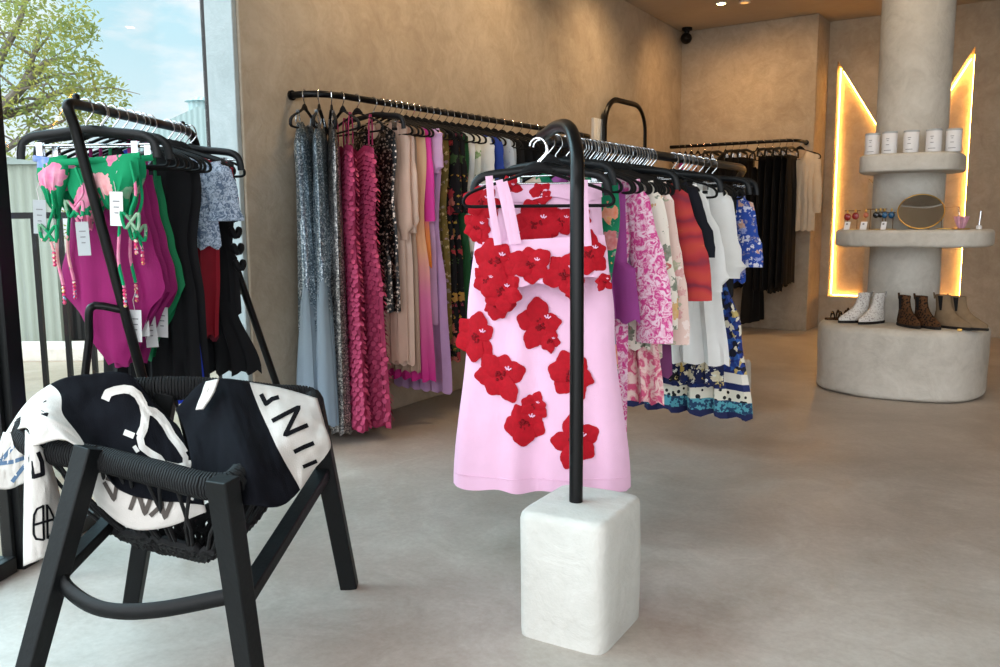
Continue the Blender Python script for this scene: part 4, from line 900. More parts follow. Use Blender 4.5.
# ------------------------------------------------------------------ window rack: swimwear
GA = 'swimwear and dark clothes on the window rack'; HGA = 'hangers on the window rack'
def garA(name, label, cat, mat, s, L, **k):
    short = k.pop('short'); hang = k.get('hang', 'velvet'); rz = k.pop('rz', rnd.uniform(-3, 3)); off = k.pop('off', 0)
    p = RA(s)+RAn*off
    return garment(name, label, cat, F[mat], tuple(p), RAr+R(rz), L, group=GA, hlabel=('black velvet hanger' if hang == 'velvet' else 'charcoal clip hanger')+' holding the '+short, hgroup=HGA, **k)
M['bead'] = floral('coloured_beads', (220, 70, 120), [(90, .5, [(230, 180, 40), (40, 140, 190), (230, 80, 120), (240, 220, 200)], .0)])
def bikini(s, label, short, cups, hs, tags, bottom):
    t = empty('bikini', tuple(RA(s)+Vector((0, 0, .012))), RAr); tag(t, label, 'bikini', GA)
    hanger('clip', tuple(RA(s)), RAr, 'charcoal clip hanger holding the '+short, HGA)
    G_ = F['bikini']; y0 = -.012
    MB().tube(catmull([(-.19, y0, -.185), (-.08, y0-.01, -.20), (.05, y0-.012, -.195), (.19, y0, -.18)], 5), .011, 8, flat=(1, .5), up=(0, 0, 1)).build('tie_band', G_, t)
    for (cx, w, ln) in cups:
        mb, P = sheet([(0, w, 0), (.25, w*1.05, 0), (.7, w*.55, 0), (1, w*.12, .01)], lambda u: -.185+.01*u, lambda u: -.185-ln, [(0, .012), (.4, .035), (1, .008)], (.008, 4), nu=18, nv=16, seed=int(cx*999)); 
        mb.v = [(x+cx, y+y0, z) for x, y, z in mb.v]; mb.build('cup', G_, t)
        MB().tube(catmull([(cx+.01, y0, -.18-ln), (cx+.012, y0-.02, -.25-ln), (cx+.0, y0-.01, -.33-ln), (cx+.015, y0-.012, -.42-ln)], 5), .006, 6).build('string', G_, t)
        bb = MB()
        for k in range(5): bb.ball((cx+.015, y0-.012, -.43-ln-.013*k), .0075, 6)
        bb.build('bead_trim', M['bead'], t)
    for (x, z0, z1, dx) in hs:
        MB().tube(catmull([(x, y0-.02, z0), (x+dx, y0-.035, z0*.6+z1*.4), (x-dx*.4, y0-.03, z0*.3+z1*.7), (x+dx*.3, y0-.03, z1)], 5), .0055, 6).build('string', G_, t)
        MB().tube(catmull([(x, y0-.04, z1+.06), (x-.03, y0-.045, z1+.09), (x-.02, y0-.045, z1+.035), (x, y0-.042, z1+.055), (x+.03, y0-.045, z1+.085), (x+.025, y0-.045, z1+.03), (x, y0-.042, z1+.055)], 4), .0055, 6).build('bow', G_, t)
        bb = MB()
        for k in range(4): bb.ball((x+dx*.3, y0-.03, z1-.01-.013*k), .0075, 6)
        bb.build('bead_trim', M['bead'], t)
    if bottom:
        cx, w, z0, ln = bottom
        mb, P = sheet([(0, w, 0), (.4, w*.8, 0), (1, w*.25, 0)], lambda u: z0, lambda u: z0-ln+.06*abs(u), [(0, .01), (.4, .022), (1, .01)], (.006, 4), nu=18, nv=12, seed=8)
        mb.v = [(x+cx, y+y0+.02, z) for x, y, z in mb.v]; mb.build('brief', G_, t)
    for (x, z, tl, mm) in tags: swing_tag(t, x, -.05, z, .046, .115, tilt=tl, mat=mm)
    return t
bikini(.10, 'green hibiscus bikini hanging nearest on the window rack', 'nearest green hibiscus bikini', [(-.125, .055, .20), (.095, .085, .21)], [(-.13, -.25, -.50, .02), (.165, -.20, -.46, .02), (-.03, -.22, -.42, .03)], [(-.16, -.385, .05, M['tag_grey']), (-.01, -.46, -.03, M['tag_grey']), (.115, -.36, .04, M['tag'])], (-.02, .085, -.22, .22))
bikini(.19, 'green hibiscus bikini hanging second on the window rack', 'second green hibiscus bikini', [(-.14, .06, .19), (.09, .07, .2)], [(.14, -.2, -.5, .02)], [], (.0, .09, -.2, .2))
def suit_tags(lst):
    def ex(t, P):
        for (x, z, tl) in lst: swing_tag(t, x, -.055, z, .046, .115, tilt=tl)
    return ex
garA('swimsuit', 'magenta ribbed swimsuit, nearest of three, behind the green bikinis', 'swimsuit', 'magenta', .20, .69, kind='swimsuit', w=.188, short='nearest magenta swimsuit', thick=.035, folds=(.010, 4), extra=suit_tags([(.105, -.76, .03)]))
garA('swimsuit', 'magenta ribbed swimsuit in the middle of three on the window rack', 'swimsuit', 'magenta', .27, .70, kind='swimsuit', w=.172, short='middle magenta swimsuit', thick=.03, folds=(.010, 4), extra=suit_tags([(.095, -.75, -.04)]))
garA('swimsuit', 'magenta ribbed swimsuit, farthest of three, beside the emerald one', 'swimsuit', 'magenta', .335, .70, kind='swimsuit', w=.17, short='farthest magenta swimsuit', thick=.03, folds=(.010, 4), extra=suit_tags([(.09, -.80, -.06)]))
garA('swimsuit', 'emerald green swimsuit between the magenta and the black ones', 'swimsuit', 'swimgreen', .40, .70, kind='swimsuit', w=.175, short='emerald green swimsuit', thick=.03, folds=(.010, 4), extra=suit_tags([(.075, -.73, .0), (.11, -.77, .05)]))
garA('black_dress', 'black sleeveless dress right behind the emerald swimsuit', 'dress', 'black', .46, .96, kind='dress', hem=.2, w=.19, short='black dress behind the emerald swimsuit', folds=(.02, 5))
garA('blue_dress', 'cobalt blue dress showing below the black clothes on the window rack', 'dress', 'cobalt', .50, 1.02, kind='dress', hem=.19, w=.16, short='cobalt dress under the black clothes')
garA('black_dress', 'long black dress in the middle of the window rack', 'dress', 'black2', .55, .98, kind='dress', hem=.19, w=.19, short='long black dress mid window rack', folds=(.02, 5))
garA('lace_blouse', 'pale blue lace top with a frayed hem among black clothes', 'top', 'lace', .70, .40, kind='shirt', hem=.2, w=.2, short='pale blue lace top', slv=(.24, .06, .08, .03))
garA('red_dress', 'deep red dress right of the pale blue lace top', 'dress', 'red', .76, .78, kind='dress', hem=.15, w=.2, short='deep red dress', slv=(.22, .05, .06, .02))
garA('burgundy_dress', 'burgundy dress tucked behind the deep red dress', 'dress', 'burgundy', .805, .80, kind='dress', hem=.13, w=.17, short='burgundy dress')
def ruff(t, P):
    for s in (1,):
        for k in range(7):
            z = -.16-.07*k; mb = MB(); 
            mb.tube(catmull([(s*(.19+.006*k)+.018*math.cos(a), -.02+.02*math.sin(a), z+.02*math.sin(a*2)) for a in [i*PI/3 for i in range(6)]], 3, True), .012, 6, True); mb.build('ruffle', F['black'], t)
def tier(t, P):
    mb, _ = sheet([(0, .17, .02), (1, .27, .03)], lambda u: -.74, lambda u: -1.05, [(0, .03), (1, .06)], (.02, 9), nu=36, nv=10, seed=77); mb.build('tiered_hem', F['black'], t)
garA('ruffled_dress', 'black dress with ruffled edge and tiered hem at the far rack end', 'dress', 'black', .86, .80, kind='dress', hem=.19, w=.2, short='black ruffled dress', extra=lambda t, P: (ruff(t, P), tier(t, P)), hang='clip', top=-.13)
garA('black_camisole', 'black top last on the window rack beside the daylit reveal', 'top', 'black2', .91, .7, kind='shirt', hem=.19, w=.19, short='last black top on the window rack')

# ------------------------------------------------------------------ display column
def superell(a, b, e):
    def sh(t):
        c, s = math.cos(t), math.sin(t); k = (abs(c)**e+abs(s)**e)**(-1/e); return c*k*a, s*k*b
    return sh
def slab(name, c, a, b, e, z0, z1, rd, parent, seed, amp=.006, rz=0):
    mb = MB(); n = 96
    def prof():
        k = 6; out = [(.004, z0), (1-rd*2.2, z0)]
        for i in range(k+1):
            q = PI/2*i/k; out.append((1-rd/a*(1-math.sin(q)), z0+rd*.7*(1-math.cos(q))))
        for j in range(1, 5): out.append((1, z0+rd+(z1-z0-2*rd)*j/5))
        for i in range(k+1):
            q = PI/2*i/k; out.append((1-rd/a*(1-math.cos(q)), z1-rd*(1-math.sin(q))))
        out += [(1-rd*2.2, z1), (.5, z1), (.004, z1)]; return out
    mb.lathe(prof(), n, shape=superell(a, b, e))
    mb.v = [tuple(Vector(v)+Vector((1, 1, .5))*amp*noise.noise(Vector(v)*4.5+Vector((seed, 0, 0)))) for v in mb.v]
    o = mb.build(name, M['column'], parent); o.location = c; o.rotation_euler = (0, 0, rz); return o
CX, CY = -1.115, 6.98
t = empty('display_column', (CX, CY, 0)); tag(t, 'round plaster column with two shelves on a low rounded plinth', 'display column')
slab('plinth', (.03, -.13, 0), .565, .57, 2.6, 0, .50, .055, t, 1, .009)
slab('lower_shelf', (.075, -.16, 0), .51, .44, 2.9, 1.055, 1.175, .03, t, 2)
slab('upper_shelf', (.045, -.18, 0), .335, .34, 3.4, 1.575, 1.70, .022, t, 3, .005)
mb = MB(); mb.lathe([(.30, .48), (.265, .52), (.248, .6), (.243, 1.0), (.243, 1.8), (.243, 2.6), (.243, CZ)], 64)
mb.v = [tuple(Vector(v)+Vector((1, 1, 0))*.004*noise.noise(Vector(v)*3)) for v in mb.v]; mb.build('shaft', M['column'], t)
# white canisters
for (px, lab) in ((872, 'white labelled candle jar at the left end of the upper shelf'), (889, 'white labelled candle jar second from the left on the upper shelf'), (910.5, 'white labelled candle jar in the middle of the upper shelf'), (933, 'white labelled candle jar second from the right on the upper shelf'), (953, 'white labelled candle jar at the right end of the upper shelf')):
    p = at_y(px, 153, 6.56 if 880 < px < 945 else 6.62); t = empty('candle_jar', (p.x, p.y, 1.70), R(-5)); t.scale = (1.08, 1.08, 1.1); tag(t, lab, 'candle', 'white candle jars on the upper shelf')
    MB().lathe([(.043, 0), (.046, .004), (.046, .128), (.043, .132)], 24).build('jar', M['tag'], t)
    MB().lathe([(.0465, .128), (.0468, .136), (.044, .140), (.001, .140)], 24).build('lid', M['tag_grey'], t)
    for (zz, w) in ((.092, .010), (.08, .006), (.055, .010), (.02, .022)):
        MB().grid(lambda u, v, zz=zz, w=w: Vector((.0468*math.sin((u-.5)*w/.0234), -.0468*math.cos((u-.5)*w/.0234), zz+.0035*v)), 6, 1).build('print', M['ink'], t)
# oval tilted mirror
M['mirror'] = plain('mirror_glass', (225, 225, 222), .03, 0, bump=0, metal=1)
p = at_y(921, 211, 6.53); t = empty('table_mirror', (p.x, p.y, 1.175)); tag(t, 'round gold-rimmed mirror leaning back on the lower shelf', 'mirror')
rt_ = .145; tl = R(36); mm = Matrix.Rotation(YAW*0+R(8), 4, 'Z') @ Matrix.Translation((0, 0, rt_*math.cos(tl)+.008)) @ Matrix.Rotation(-tl, 4, 'X')
def xf(mb): mb.v = [tuple(mm @ Vector(v)) for v in mb.v]; return mb
xf(MB().tube([(rt_*math.cos(a), 0, rt_*math.sin(a)) for a in [2*PI*i/48 for i in range(48)]], .0045, 8, True)).build('rim', M['gold'], t)
xf(MB().add([(rt_*math.cos(2*PI*i/48), -.001, rt_*math.sin(2*PI*i/48)) for i in range(48)]+[(rt_*math.cos(2*PI*i/48), .006, rt_*math.sin(2*PI*i/48)) for i in range(48)], [tuple(range(48)), tuple(range(95, 47, -1))]+[(i, 48+i, 48+(i+1) % 48, (i+1) % 48) for i in range(48)])).build('glass', M['mirror'], t, smooth=False)
MB().tube([tuple(mm @ Vector((0, .006, .05))), (0.03, .18, .004)], .004, 6).build('back_stand', M['gold'], t)
# earring stands
SZ = 1.175
def shelf(px, Y): p = at_y(px, 226, Y); return (p.x, p.y, SZ)
M['wire'] = plain('bronze_wire', (116, 88, 54), .35, .05, bump=0, metal=1)
M['ruby'] = plain('ruby_resin', (140, 22, 22), .25, .2, 60, .2, 60, spec=.6)
M['blue_resin'] = plain('teal_blue_resin', (16, 84, 128), .25, .2, 60, .2, 60, spec=.6)
M['black_resin'] = plain('black_resin', (12, 12, 14), .2, .1, bump=0, spec=.6)
M['amber'] = plain('coral_resin', (190, 110, 80), .3, .2, 60, bump=0)
def stand(px, Y, w, h, lab):
    t = empty('earring_stand', shelf(px, Y)); tag(t, lab, 'earring stand', 'gold wire earring stands on the lower shelf')
    MB().tube([(-w/2, 0, h), (w/2, 0, h)], .0035, 6).build('top_bar', M['wire'], t)
    for s in (-1, 1): MB().tube([(s*w*.3, 0, h), (s*w*.3, 0, .004)], .003, 6).build('upright', M['wire'], t)
    MB().lathe([(.05, 0), (.05, .004), (.001, .005)], 20).build('base', M['gold'], t); return t
def earring(px, py, Y, mat, r, lab, zh=None):
    p = at_y(px, py, Y); t = empty('earring', tuple(p)); tag(t, lab, 'earring', 'earrings on the gold wire stands')
    MB().ball((0, 0, 0), r, 12, sc=(1, .35, 1.1)).build('drop', mat, t)
    MB().tube([(0, 0, r), (0, -.002, r+.012), (0, 0, r+.026)], .0035, 6).build('hook', M['gold'], t)
    MB().ball((0, -.003, r+.012), .009, 8, sc=(1, .5, 1)).build('stud', M['gold'], t)
stand(852, 6.58, .11, .135, 'gold wire earring stand holding the red earrings')
stand(876, 6.62, .14, .145, 'gold wire earring stand holding the black earrings')
stand(889, 6.66, .08, .12, 'small gold wire stand holding the blue earrings')
for (px, py, mt, r, lab) in ((847.5, 217, 'ruby', .024, 'left earring of the red pair at the left of the shelf'), (855.5, 216, 'ruby', .024, 'right earring of the red pair at the left of the shelf'), (866, 215, 'amber', .018, 'coral earring between the red and the black earrings'), (876, 215, 'black_resin', .021, 'left earring of the black pair'), (880.5, 214.5, 'black_resin', .021, 'right earring of the black pair'), (884.5, 215, 'blue_resin', .021, 'left earring of the blue pair, overlapping the black ones'), (891.5, 215, 'blue_resin', .022, 'right earring of the blue pair, nearest the mirror')):
    earring(px, py, 6.55 if px < 860 else 6.60, M[mt], r, lab)
for (px, lab, w) in ((846.5, 'small white card under the red earrings', .04), (863, 'white earring card left of the black earrings', .045), (883, 'white earring card with fine print beneath the blue earrings', .035)):
    t = empty('earring_card', shelf(px, 6.50), R(-8)); tag(t, lab, 'card', 'white cards on the lower shelf')
    mx_ = Matrix.Rotation(R(-22), 3, 'X'); MB().box((0, .012, .028), (w, .002, .06), mat=mx_).build('card', M['tag'], t, smooth=False)
    MB().box((0, .007, .04), (.012, .002, .012), mat=mx_).build('print', M['ink'], t, smooth=False)
    MB().box((0, .024, .02), (.006, .03, .002)).build('foot', M['tag'], t, smooth=False)
# necklace frame right of the mirror
t = empty('necklace_stand', shelf(950, 6.72)); tag(t, 'thin gold wire necklace frame right of the round mirror', 'necklace stand')
MB().tube([(-.055, 0, .004), (-.055, 0, .15), (.05, 0, .155), (.05, 0, .004)], .003, 6).build('wire_frame', M['wire'], t)
MB().box((-.0, 0, .004), (.16, .06, .006)).build('base', M['gold'], t, smooth=False)
MB().tube(catmull([(.045, 0, .152), (.055, -.01, .12), (.052, -.01, .09), (.045, 0, .152)], 4), .0015, 5).build('chain', M['chrome'], t)
M['pinkglass'] = plain('pink_glass', (214, 158, 176), .15, .15, 40, bump=0, spec=.7)
p = shelf(961, 6.55); t = empty('trinket_dish', p); tag(t, 'scalloped pink glass dish on a gold tray', 'trinket dish')
def scal(a): k = 1+.14*math.cos(9*a); return math.cos(a)*k, math.sin(a)*k
MB().lathe([(.018, .006), (.026, .03), (.036, .06), (.044, .088), (.040, .088), (.03, .055), (.004, .02)], 54, shape=scal).build('dish', M['pinkglass'], t)
MB().lathe([(.055, 0), (.058, .008), (.05, .006), (.001, .006)], 28).build('tray', M['gold'], t)
p = shelf(979, 6.60); t = empty('perfume_bottle', p); tag(t, 'small silver-topped scent bottle at the right end of the shelf', 'bottle')
MB().lathe([(.017, 0), (.018, .004), (.018, .024), (.010, .028)], 16).build('bottle', M['tag'], t)
MB().tube([(0, 0, .026), (.002, 0, .06), (.005, 0, .10), (.006, 0, .125)], [.007, .006, .007, .004], 8).build('stopper', M['chrome'], t)

# ankle boots on the plinth
M['leopard'] = floral('brown_leopard_hide', (70, 46, 26), [(60, .42, [(22, 15, 10), (36, 22, 13), (18, 12, 9)], .01)], bgvar=(92, 60, 34))
M['silver_hide'] = floral('white_and_silver_hide', (214, 212, 208), [(75, .34, [(120, 116, 112), (150, 148, 146), (96, 92, 90)], .01)])
M['suede'] = plain('taupe_suede', (132, 112, 88), .95, .15, 20, .2, 300)
M['sole'] = plain('dark_rubber_sole', (28, 24, 22), .7, .1, bump=0)
M['elastic'] = plain('black_elastic', (20, 20, 22), .8, .1, 40, .4, 300)
def boot(name, px, py, rz, mat, lab, grp, H=.205, Lf=.25, lean=0, toe=1.0):
    p = at_y(px, py, 6.60 if px < 880 else (6.52 if px < 930 else 6.56)); t = empty(name, (p.x, p.y, .502), rz); tag(t, lab, 'boot', grp)
    def ring(z, xh, xt, w, e=2.3, px_=0):
        out = []
        for i in range(20):
            a = 2*PI*i/20; c, s = math.cos(a), math.sin(a); x = xh+(xt-xh)*(.5+.5*c); ww = w*(1-.45*max(0, c)**2*px_)
            out.append((x, s*ww, z))
        return out
    rows = [ring(.016, -.07, Lf*.72, .038, px_=.6), ring(.03, -.072, Lf*.73, .041, px_=.7), ring(.045, -.07, Lf*.70, .041, px_=.8), ring(.06, -.066, Lf*.60, .038, px_=.7), ring(.075, -.062, Lf*.50, .036, px_=.5), ring(.092, -.057, Lf*.39, .033, px_=.3), ring(.115, -.052, Lf*.29, .031), ring(.145, -.052, Lf*.215, .031), ring(.175, -.055, Lf*.18, .032), ring(H, -.060, Lf*.165, .034)]
    inner = [tuple(Vector(v)*.9+Vector((0, 0, H*.1-.001)) for v in rows[-1]), tuple(Vector((v[0]*.85, v[1]*.85, .12)) for v in rows[-1])]
    rows += inner; vs = [v for r_ in rows for v in r_]; fs = []
    for j in range(len(rows)-1):
        for i in range(20): fs.append((j*20+i, j*20+(i+1) % 20, (j+1)*20+(i+1) % 20, (j+1)*20+i))
    fs.append(tuple(range(19, -1, -1))); fs.append(tuple((len(rows)-1)*20+i for i in range(20)))
    vs = [(x+(z-.03)*lean, y, z) for x, y, z in vs]
    MB().add(vs, fs).build('upper', mat, t)
    so = MB(); so_r = [ring(.0, -.074, Lf*.74, .040, px_=.6), ring(.010, -.076, Lf*.75, .043, px_=.6), ring(.018, -.074, Lf*.74, .042, px_=.6)]
    so.add([v for r_ in so_r for v in r_], [(j*20+i, j*20+(i+1) % 20, (j+1)*20+(i+1) % 20, (j+1)*20+i) for j in range(2) for i in range(20)]+[tuple(range(19, -1, -1)), tuple(range(40, 60))]); so.build('sole', M['sole'], t)
    for s in (-1, 1):
        g = MB(); g.add([(-.006, s*.0315, .12), (.008, s*.031, .12), (.012, s*.0345, H-.006), (-.022, s*.0355, H-.006)], [(0, 1, 2, 3)]); g.build('elastic_gusset', mat if 'silver' in grp else M['elastic'], t, smooth=False, solid=.004)
    MB().tube([(-.068+lean*.16, 0, H-.03), (-.078+lean*.16, 0, H+.012), (-.064+lean*.16, 0, H-.02)], .006, 6, flat=(.4, 1.5)).build('pull_tab', mat, t)
gW, gL, gT = 'silver-white ankle boots', 'leopard print ankle boots', 'taupe suede ankle boots'
boot('ankle_boot', 861.5, 316, R(228), M['silver_hide'], 'left boot of the speckled silver-white pair', gW, .215, .26, -.05)
boot('ankle_boot', 877, 318, R(242), M['silver_hide'], 'right boot of the speckled silver-white pair', gW, .215, .26, -.05)
boot('ankle_boot', 904, 317, R(-48), M['leopard'], 'left boot of the dark leopard print pair', gL, .215, .26)
boot('ankle_boot', 921, 316, R(-42), M['leopard'], 'right boot of the dark leopard print pair', gL, .215, .26)
boot('ankle_boot', 943, 315, R(-26), M['suede'], 'left boot of the taupe suede pair', gT, .225, .28)
boot('ankle_boot', 958, 315, R(-20), M['suede'], 'right boot of the taupe suede pair', gT, .22, .28)
# sandal pair at the left edge
for (px, py, lab) in ((840, 315, 'left brown strappy sandal by the silver-white boots'), (848, 313, 'right brown strappy sandal by the silver-white boots')):
    p = at_y(px, py, 6.68); t = empty('sandal', (p.x, p.y, .502), R(215)); tag(t, lab, 'sandal', 'brown strappy sandals')
    so = MB(); pr = [(-.10, -.025), (-.04, -.028), (.05, -.038), (.10, -.028), (.115, 0), (.10, .028), (.05, .038), (-.04, .028), (-.10, .025), (-.115, 0)]
    so.prism(pr, 0, .014); so.build('sole', M['leopard'], t, smooth=False)
    for (x, h, w) in ((.055, .045, .036), (.015, .055, .034), (-.06, .07, .028)):
        MB().tube([(x, w*math.cos(a), .01+h*math.sin(a)) for a in [PI*i/10 for i in range(11)]], .012, 8, flat=(.25, 1)).build('strap', M['sole'] if x > .03 else M['leopard'], t)
    MB().box((.055, 0, .056), (.014, .02, .006)).build('buckle', M['gold'], t, smooth=False)
p = at_y(960, 325, 6.40); t = empty('price_ticket', (p.x, p.y, .500)); tag(t, 'tiny yellow price ticket in front of the taupe boots', 'ticket')
MB().box((0, 0, .008), (.03, .012, .016)).build('ticket', M['gold'], t, smooth=False, bevel=.003)

# ------------------------------------------------------------------ arched mirror and wall panel
my = 7.9; mw_ = .45; mh_ = 2.42; mxx = WX(my)+.10
t = empty('floor_mirror', (mxx, my, 0)); tag(t, 'tall arched floor mirror with a black frame by the left wall', 'mirror')
def arch(w, h, r):
    P = [(0, -w, .02), (0, -w, h*.5), (0, -w, h-r)]
    P += [(0, -w+r-r*math.cos(a), h-r+r*math.sin(a)) for a in [PI/2*i/8 for i in range(1, 9)]]
    P += [(0, w-r+r*math.sin(a), h-r+r*math.cos(a)) for a in [PI/2*i/8 for i in range(0, 9)]]
    return P+[(0, w, h*.5), (0, w, .02)]
A_ = arch(mw_, mh_, .26)
MB().tube(A_+[(0, 0, .02)], .022, 8, True, flat=(1, 1.3)).build('frame', M['black_metal'], t)
n_ = len(A_); MB().add([(p[0]+.004, p[1], p[2]) for p in A_]+[(p[0]-.012, p[1], p[2]) for p in A_], [tuple(range(n_-1, -1, -1)), tuple(range(n_, 2*n_))]+[(i, (i+1) % n_, n_+(i+1) % n_, n_+i) for i in range(n_)]).build('glass', M['mirror'], t, smooth=False)
t = empty('wall_panel', (WX(7.46)+.01, 7.46, 0)); tag(t, 'white ribbed panel on the left wall just left of the arched mirror', 'panel')
MB().box((0.01, 0, 1.12), (.03, .32, 2.2)).build('panel', M['white_metal'], t, smooth=False)
for i in range(5): MB().box((.027, -.13+.065*i, 1.12), (.006, .012, 2.18)).build('rib', M['white_metal'], t, smooth=False)

# ------------------------------------------------------------------ rope armchair
t = empty('rope_armchair', (-2.15, 1.48, 0)); V0 = Vector(t.location); tag(t, 'black wooden armchair with rope-wrapped rim and woven rope seat', 'armchair'); CHAIR = t
FL1, FL2, RR, RE = Vector((-2.24, 1.27, .60)), Vector((-1.80, 1.345, .575)), Vector((-2.05, 1.90, .675)), Vector((-2.30, 1.535, .76))
def leg(f, tp, side, w0, w1, d0, d1):
    MB().bar(Vector(f)-V0, Vector(tp)-V0, w0, d0, side, w1, d1).build('leg', M['wood_black'], CHAIR, smooth=False, bevel=.004)
leg((-2.27, 1.03, 0), FL1+Vector((.008, -.028, .04)), (1, .15, 0), .058, .066, .05, .055)
leg((-1.765, 1.385, 0), FL2+Vector((.032, -.022, .034)), (1, .15, 0), .062, .07, .05, .055)
leg((-2.02, 2.01, 0), RR+Vector((0, 0, .0)), (.8, .6, 0), .058, .062, .048, .052)
leg((-2.51, 1.50, 0), RE+Vector((0, 0, -.02)), (.8, .6, 0), .05, .06, .048, .052)
b = Vector((-1.785, 1.385, .262)); MB().bar(b-V0, Vector((-2.045, 1.935, .43))-V0, .038, .052, (0, 0, 1)).build('side_rail', M['wood_black'], CHAIR, smooth=False, bevel=.004)
MB().bar(Vector((-2.25, 1.13, .30))-V0, Vector((-2.42, 1.512, .42))-V0, .034, .048, (0, 0, 1)).build('side_rail', M['wood_black'], CHAIR, smooth=False, bevel=.004)
P = catmull([(-2.26, 1.15, .315), (-2.20, 1.14, .272), (-2.08, 1.16, .242), (-1.95, 1.23, .245), (-1.79, 1.37, .275)], 6)
MB().tube([p-V0 for p in P], .027, 8, flat=(.85, .62), up=(0, 0, 1)).build('front_stretcher', M['wood_black'], CHAIR)
RIMP = [FL1, Vector((-2.02, 1.30, .588)), FL2, Vector((-1.83, 1.47, .60)), Vector((-1.92, 1.70, .635)), RR, Vector((-2.13, 1.80, .70)), Vector((-2.21, 1.65, .735)), Vector((-2.31, 1.535, .748)), Vector((-2.44, 1.43, .738)), Vector((-2.555, 1.33, .70)), Vector((-2.575, 1.24, .645)), Vector((-2.46, 1.215, .61))]
RIM = catmull(RIMP, 7, True)
MB().tube([p-V0 for p in RIM], .024, 10, True).build('rim_core', M['wood_black'], CHAIR)
# rope wrapping: one continuous coil round the rim
L_ = [0]
for a, b in zip(RIM, RIM[1:]+RIM[:1]): L_.append(L_[-1]+(b-a).length)
def rim_at(s):
    s = s % L_[-1]
    for i in range(len(RIM)):
        if s <= L_[i+1]:
            a, b = RIM[i], RIM[(i+1) % len(RIM)]; q = (s-L_[i])/(L_[i+1]-L_[i]+1e-9); return a.lerp(b, q), (b-a).normalized()
coil = MB(); pts = []
turns = int(L_[-1]/.0092); nst = turns*9
for i in range(nst):
    s = L_[-1]*i/nst; p, tg = rim_at(s); n1 = (Vector((0, 0, 1))-tg*tg.z).normalized(); n2 = tg.cross(n1); a = 2*PI*i/9
    pts.append(p-V0+n1*(math.cos(a)*.0335)+n2*(math.sin(a)*.029))
coil.tube(pts, .0056, 5, True); coil.build('rope_wrapping', M['rope'], CHAIR)
# woven rope seat: bowl hung inside the rim
CB = Vector((-2.17, 1.52, .265))
def bowl(s, q):
    p, tg = rim_at(s*L_[-1]); r = 1-q
    h = p.lerp(CB, q**1.15 if q < 1 else 1); z = p.z+(CB.z-p.z)*(1-(1-min(1, q*1.12))**1.75 if q < .89 else 1)
    return Vector((h.x, h.y, z))-V0
net = MB(); NS = 40
for i in range(NS):
    s = i/NS
    net.tube([bowl(s+(.018 if i % 2 else -.018)*min(1, k/4), .02+.5*k/7) for k in range(8)], .0052, 6)
for q, r in ((.5, .013), (.56, .012), (.66, .011), (.78, .010), (.9, .009)):
    net.tube([bowl(i/72, q+.012*math.sin(i*2.2)) + Vector((0, 0, .006*math.cos(i*2.9))) for i in range(72)], r, 6, True)
for i in range(NS):
    for dr in (-1, 1):
        net.tube([bowl(i/NS+dr*.05*k/6, .5+.42*k/6)+Vector((0, 0, .007*math.sin(k*3.1+dr))) for k in range(7)], .0085, 6)
for i in range(NS*2): 
    p = bowl(i/NS/2, .53+.03*(i % 3)); net.ball(tuple(p), .014, 6)
net.build('rope_seat', M['rope'], CHAIR)

# ------------------------------------------------------------------ towels
def surf(rows, nu=40, nv=28, amp=.006, sc=9, seed=0):
    cols = [[at(*p) for p in c] for c in rows]; nr = max(len(c) for c in cols)
    def spline(P, x):
        n = len(P)-1; i = min(n-1, int(x*n)); q = x*n-i
        p1, p2 = P[i], P[i+1]; p0 = P[i-1] if i > 0 else p1*2-p2; p3 = P[i+2] if i+2 <= n else p2*2-p1
        return .5*((2*p1)+(p2-p0)*q+(2*p0-5*p1+4*p2-p3)*q*q+(3*p1-p0-3*p2+p3)*q**3)
    def fn(u, v):
        p = spline([spline(c, v) for c in cols], u)
        d = (EYE-p).normalized(); return p+d*(amp*noise.noise(Vector((u*sc+seed, v*sc*.7, seed)))+amp*.5*noise.noise(Vector((u*sc*3, v*sc*1.2+seed, 4))))
    return fn
def towel_mesh(name, fn, mats, mi, parent, origin, nu=64, nv=44):
    mb = MB(); mb.grid(lambda u, v: fn(u, v)-origin, nu, nv, mi=mi); o = mb.build(name, mats, parent, solid=.005)
    bv = BVHTree.FromPolygons([Vector(v) + origin for v in mb.v], mb.f); return o, bv
class Pen:
    """printed strokes, each its own part"""
    def __init__(s): s.parts = []
    def build(s, name, mats, parent):
        for p in s.parts:
            if p.f: p.build(name, mats, parent)
def stroke(mb, bv, pxs, w, origin, mi=0, closed=False, n=14, off=.0065):
    """printed line: a narrow ribbon lying on the cloth"""
    pts = []
    src = pxs; pen = mb; mb = MB(); pen.parts.append(mb)
    for a, b in zip(src, src[1:]):
        for k in range(n): pts.append((a[0]+(b[0]-a[0])*k/n, a[1]+(b[1]-a[1])*k/n))
    pts.append(src[-1]); L = []; Rr_ = []
    for i, (x, y) in enumerate(pts):
        j0, j1 = max(0, i-1), min(len(pts)-1, i+1); dx, dy = pts[j1][0]-pts[j0][0], pts[j1][1]-pts[j0][1]; l = math.hypot(dx, dy) or 1
        nx, ny = -dy/l*w/2, dx/l*w/2
        row = []
        for q in (-1, -.33, .33, 1):
            d = ray(x+nx*q, y+ny*q).normalized(); h = bv.ray_cast(EYE, d)
            row.append(None if h[0] is None else h[0]-d*off-origin)
        L.append(row)
    for i in range(len(L)-1):
        for k in range(3):
            q4 = [L[i][k], L[i][k+1], L[i+1][k+1], L[i+1][k]]
            if all(p is not None for p in q4): mb.add(q4, [(0, 1, 2, 3)], mi)
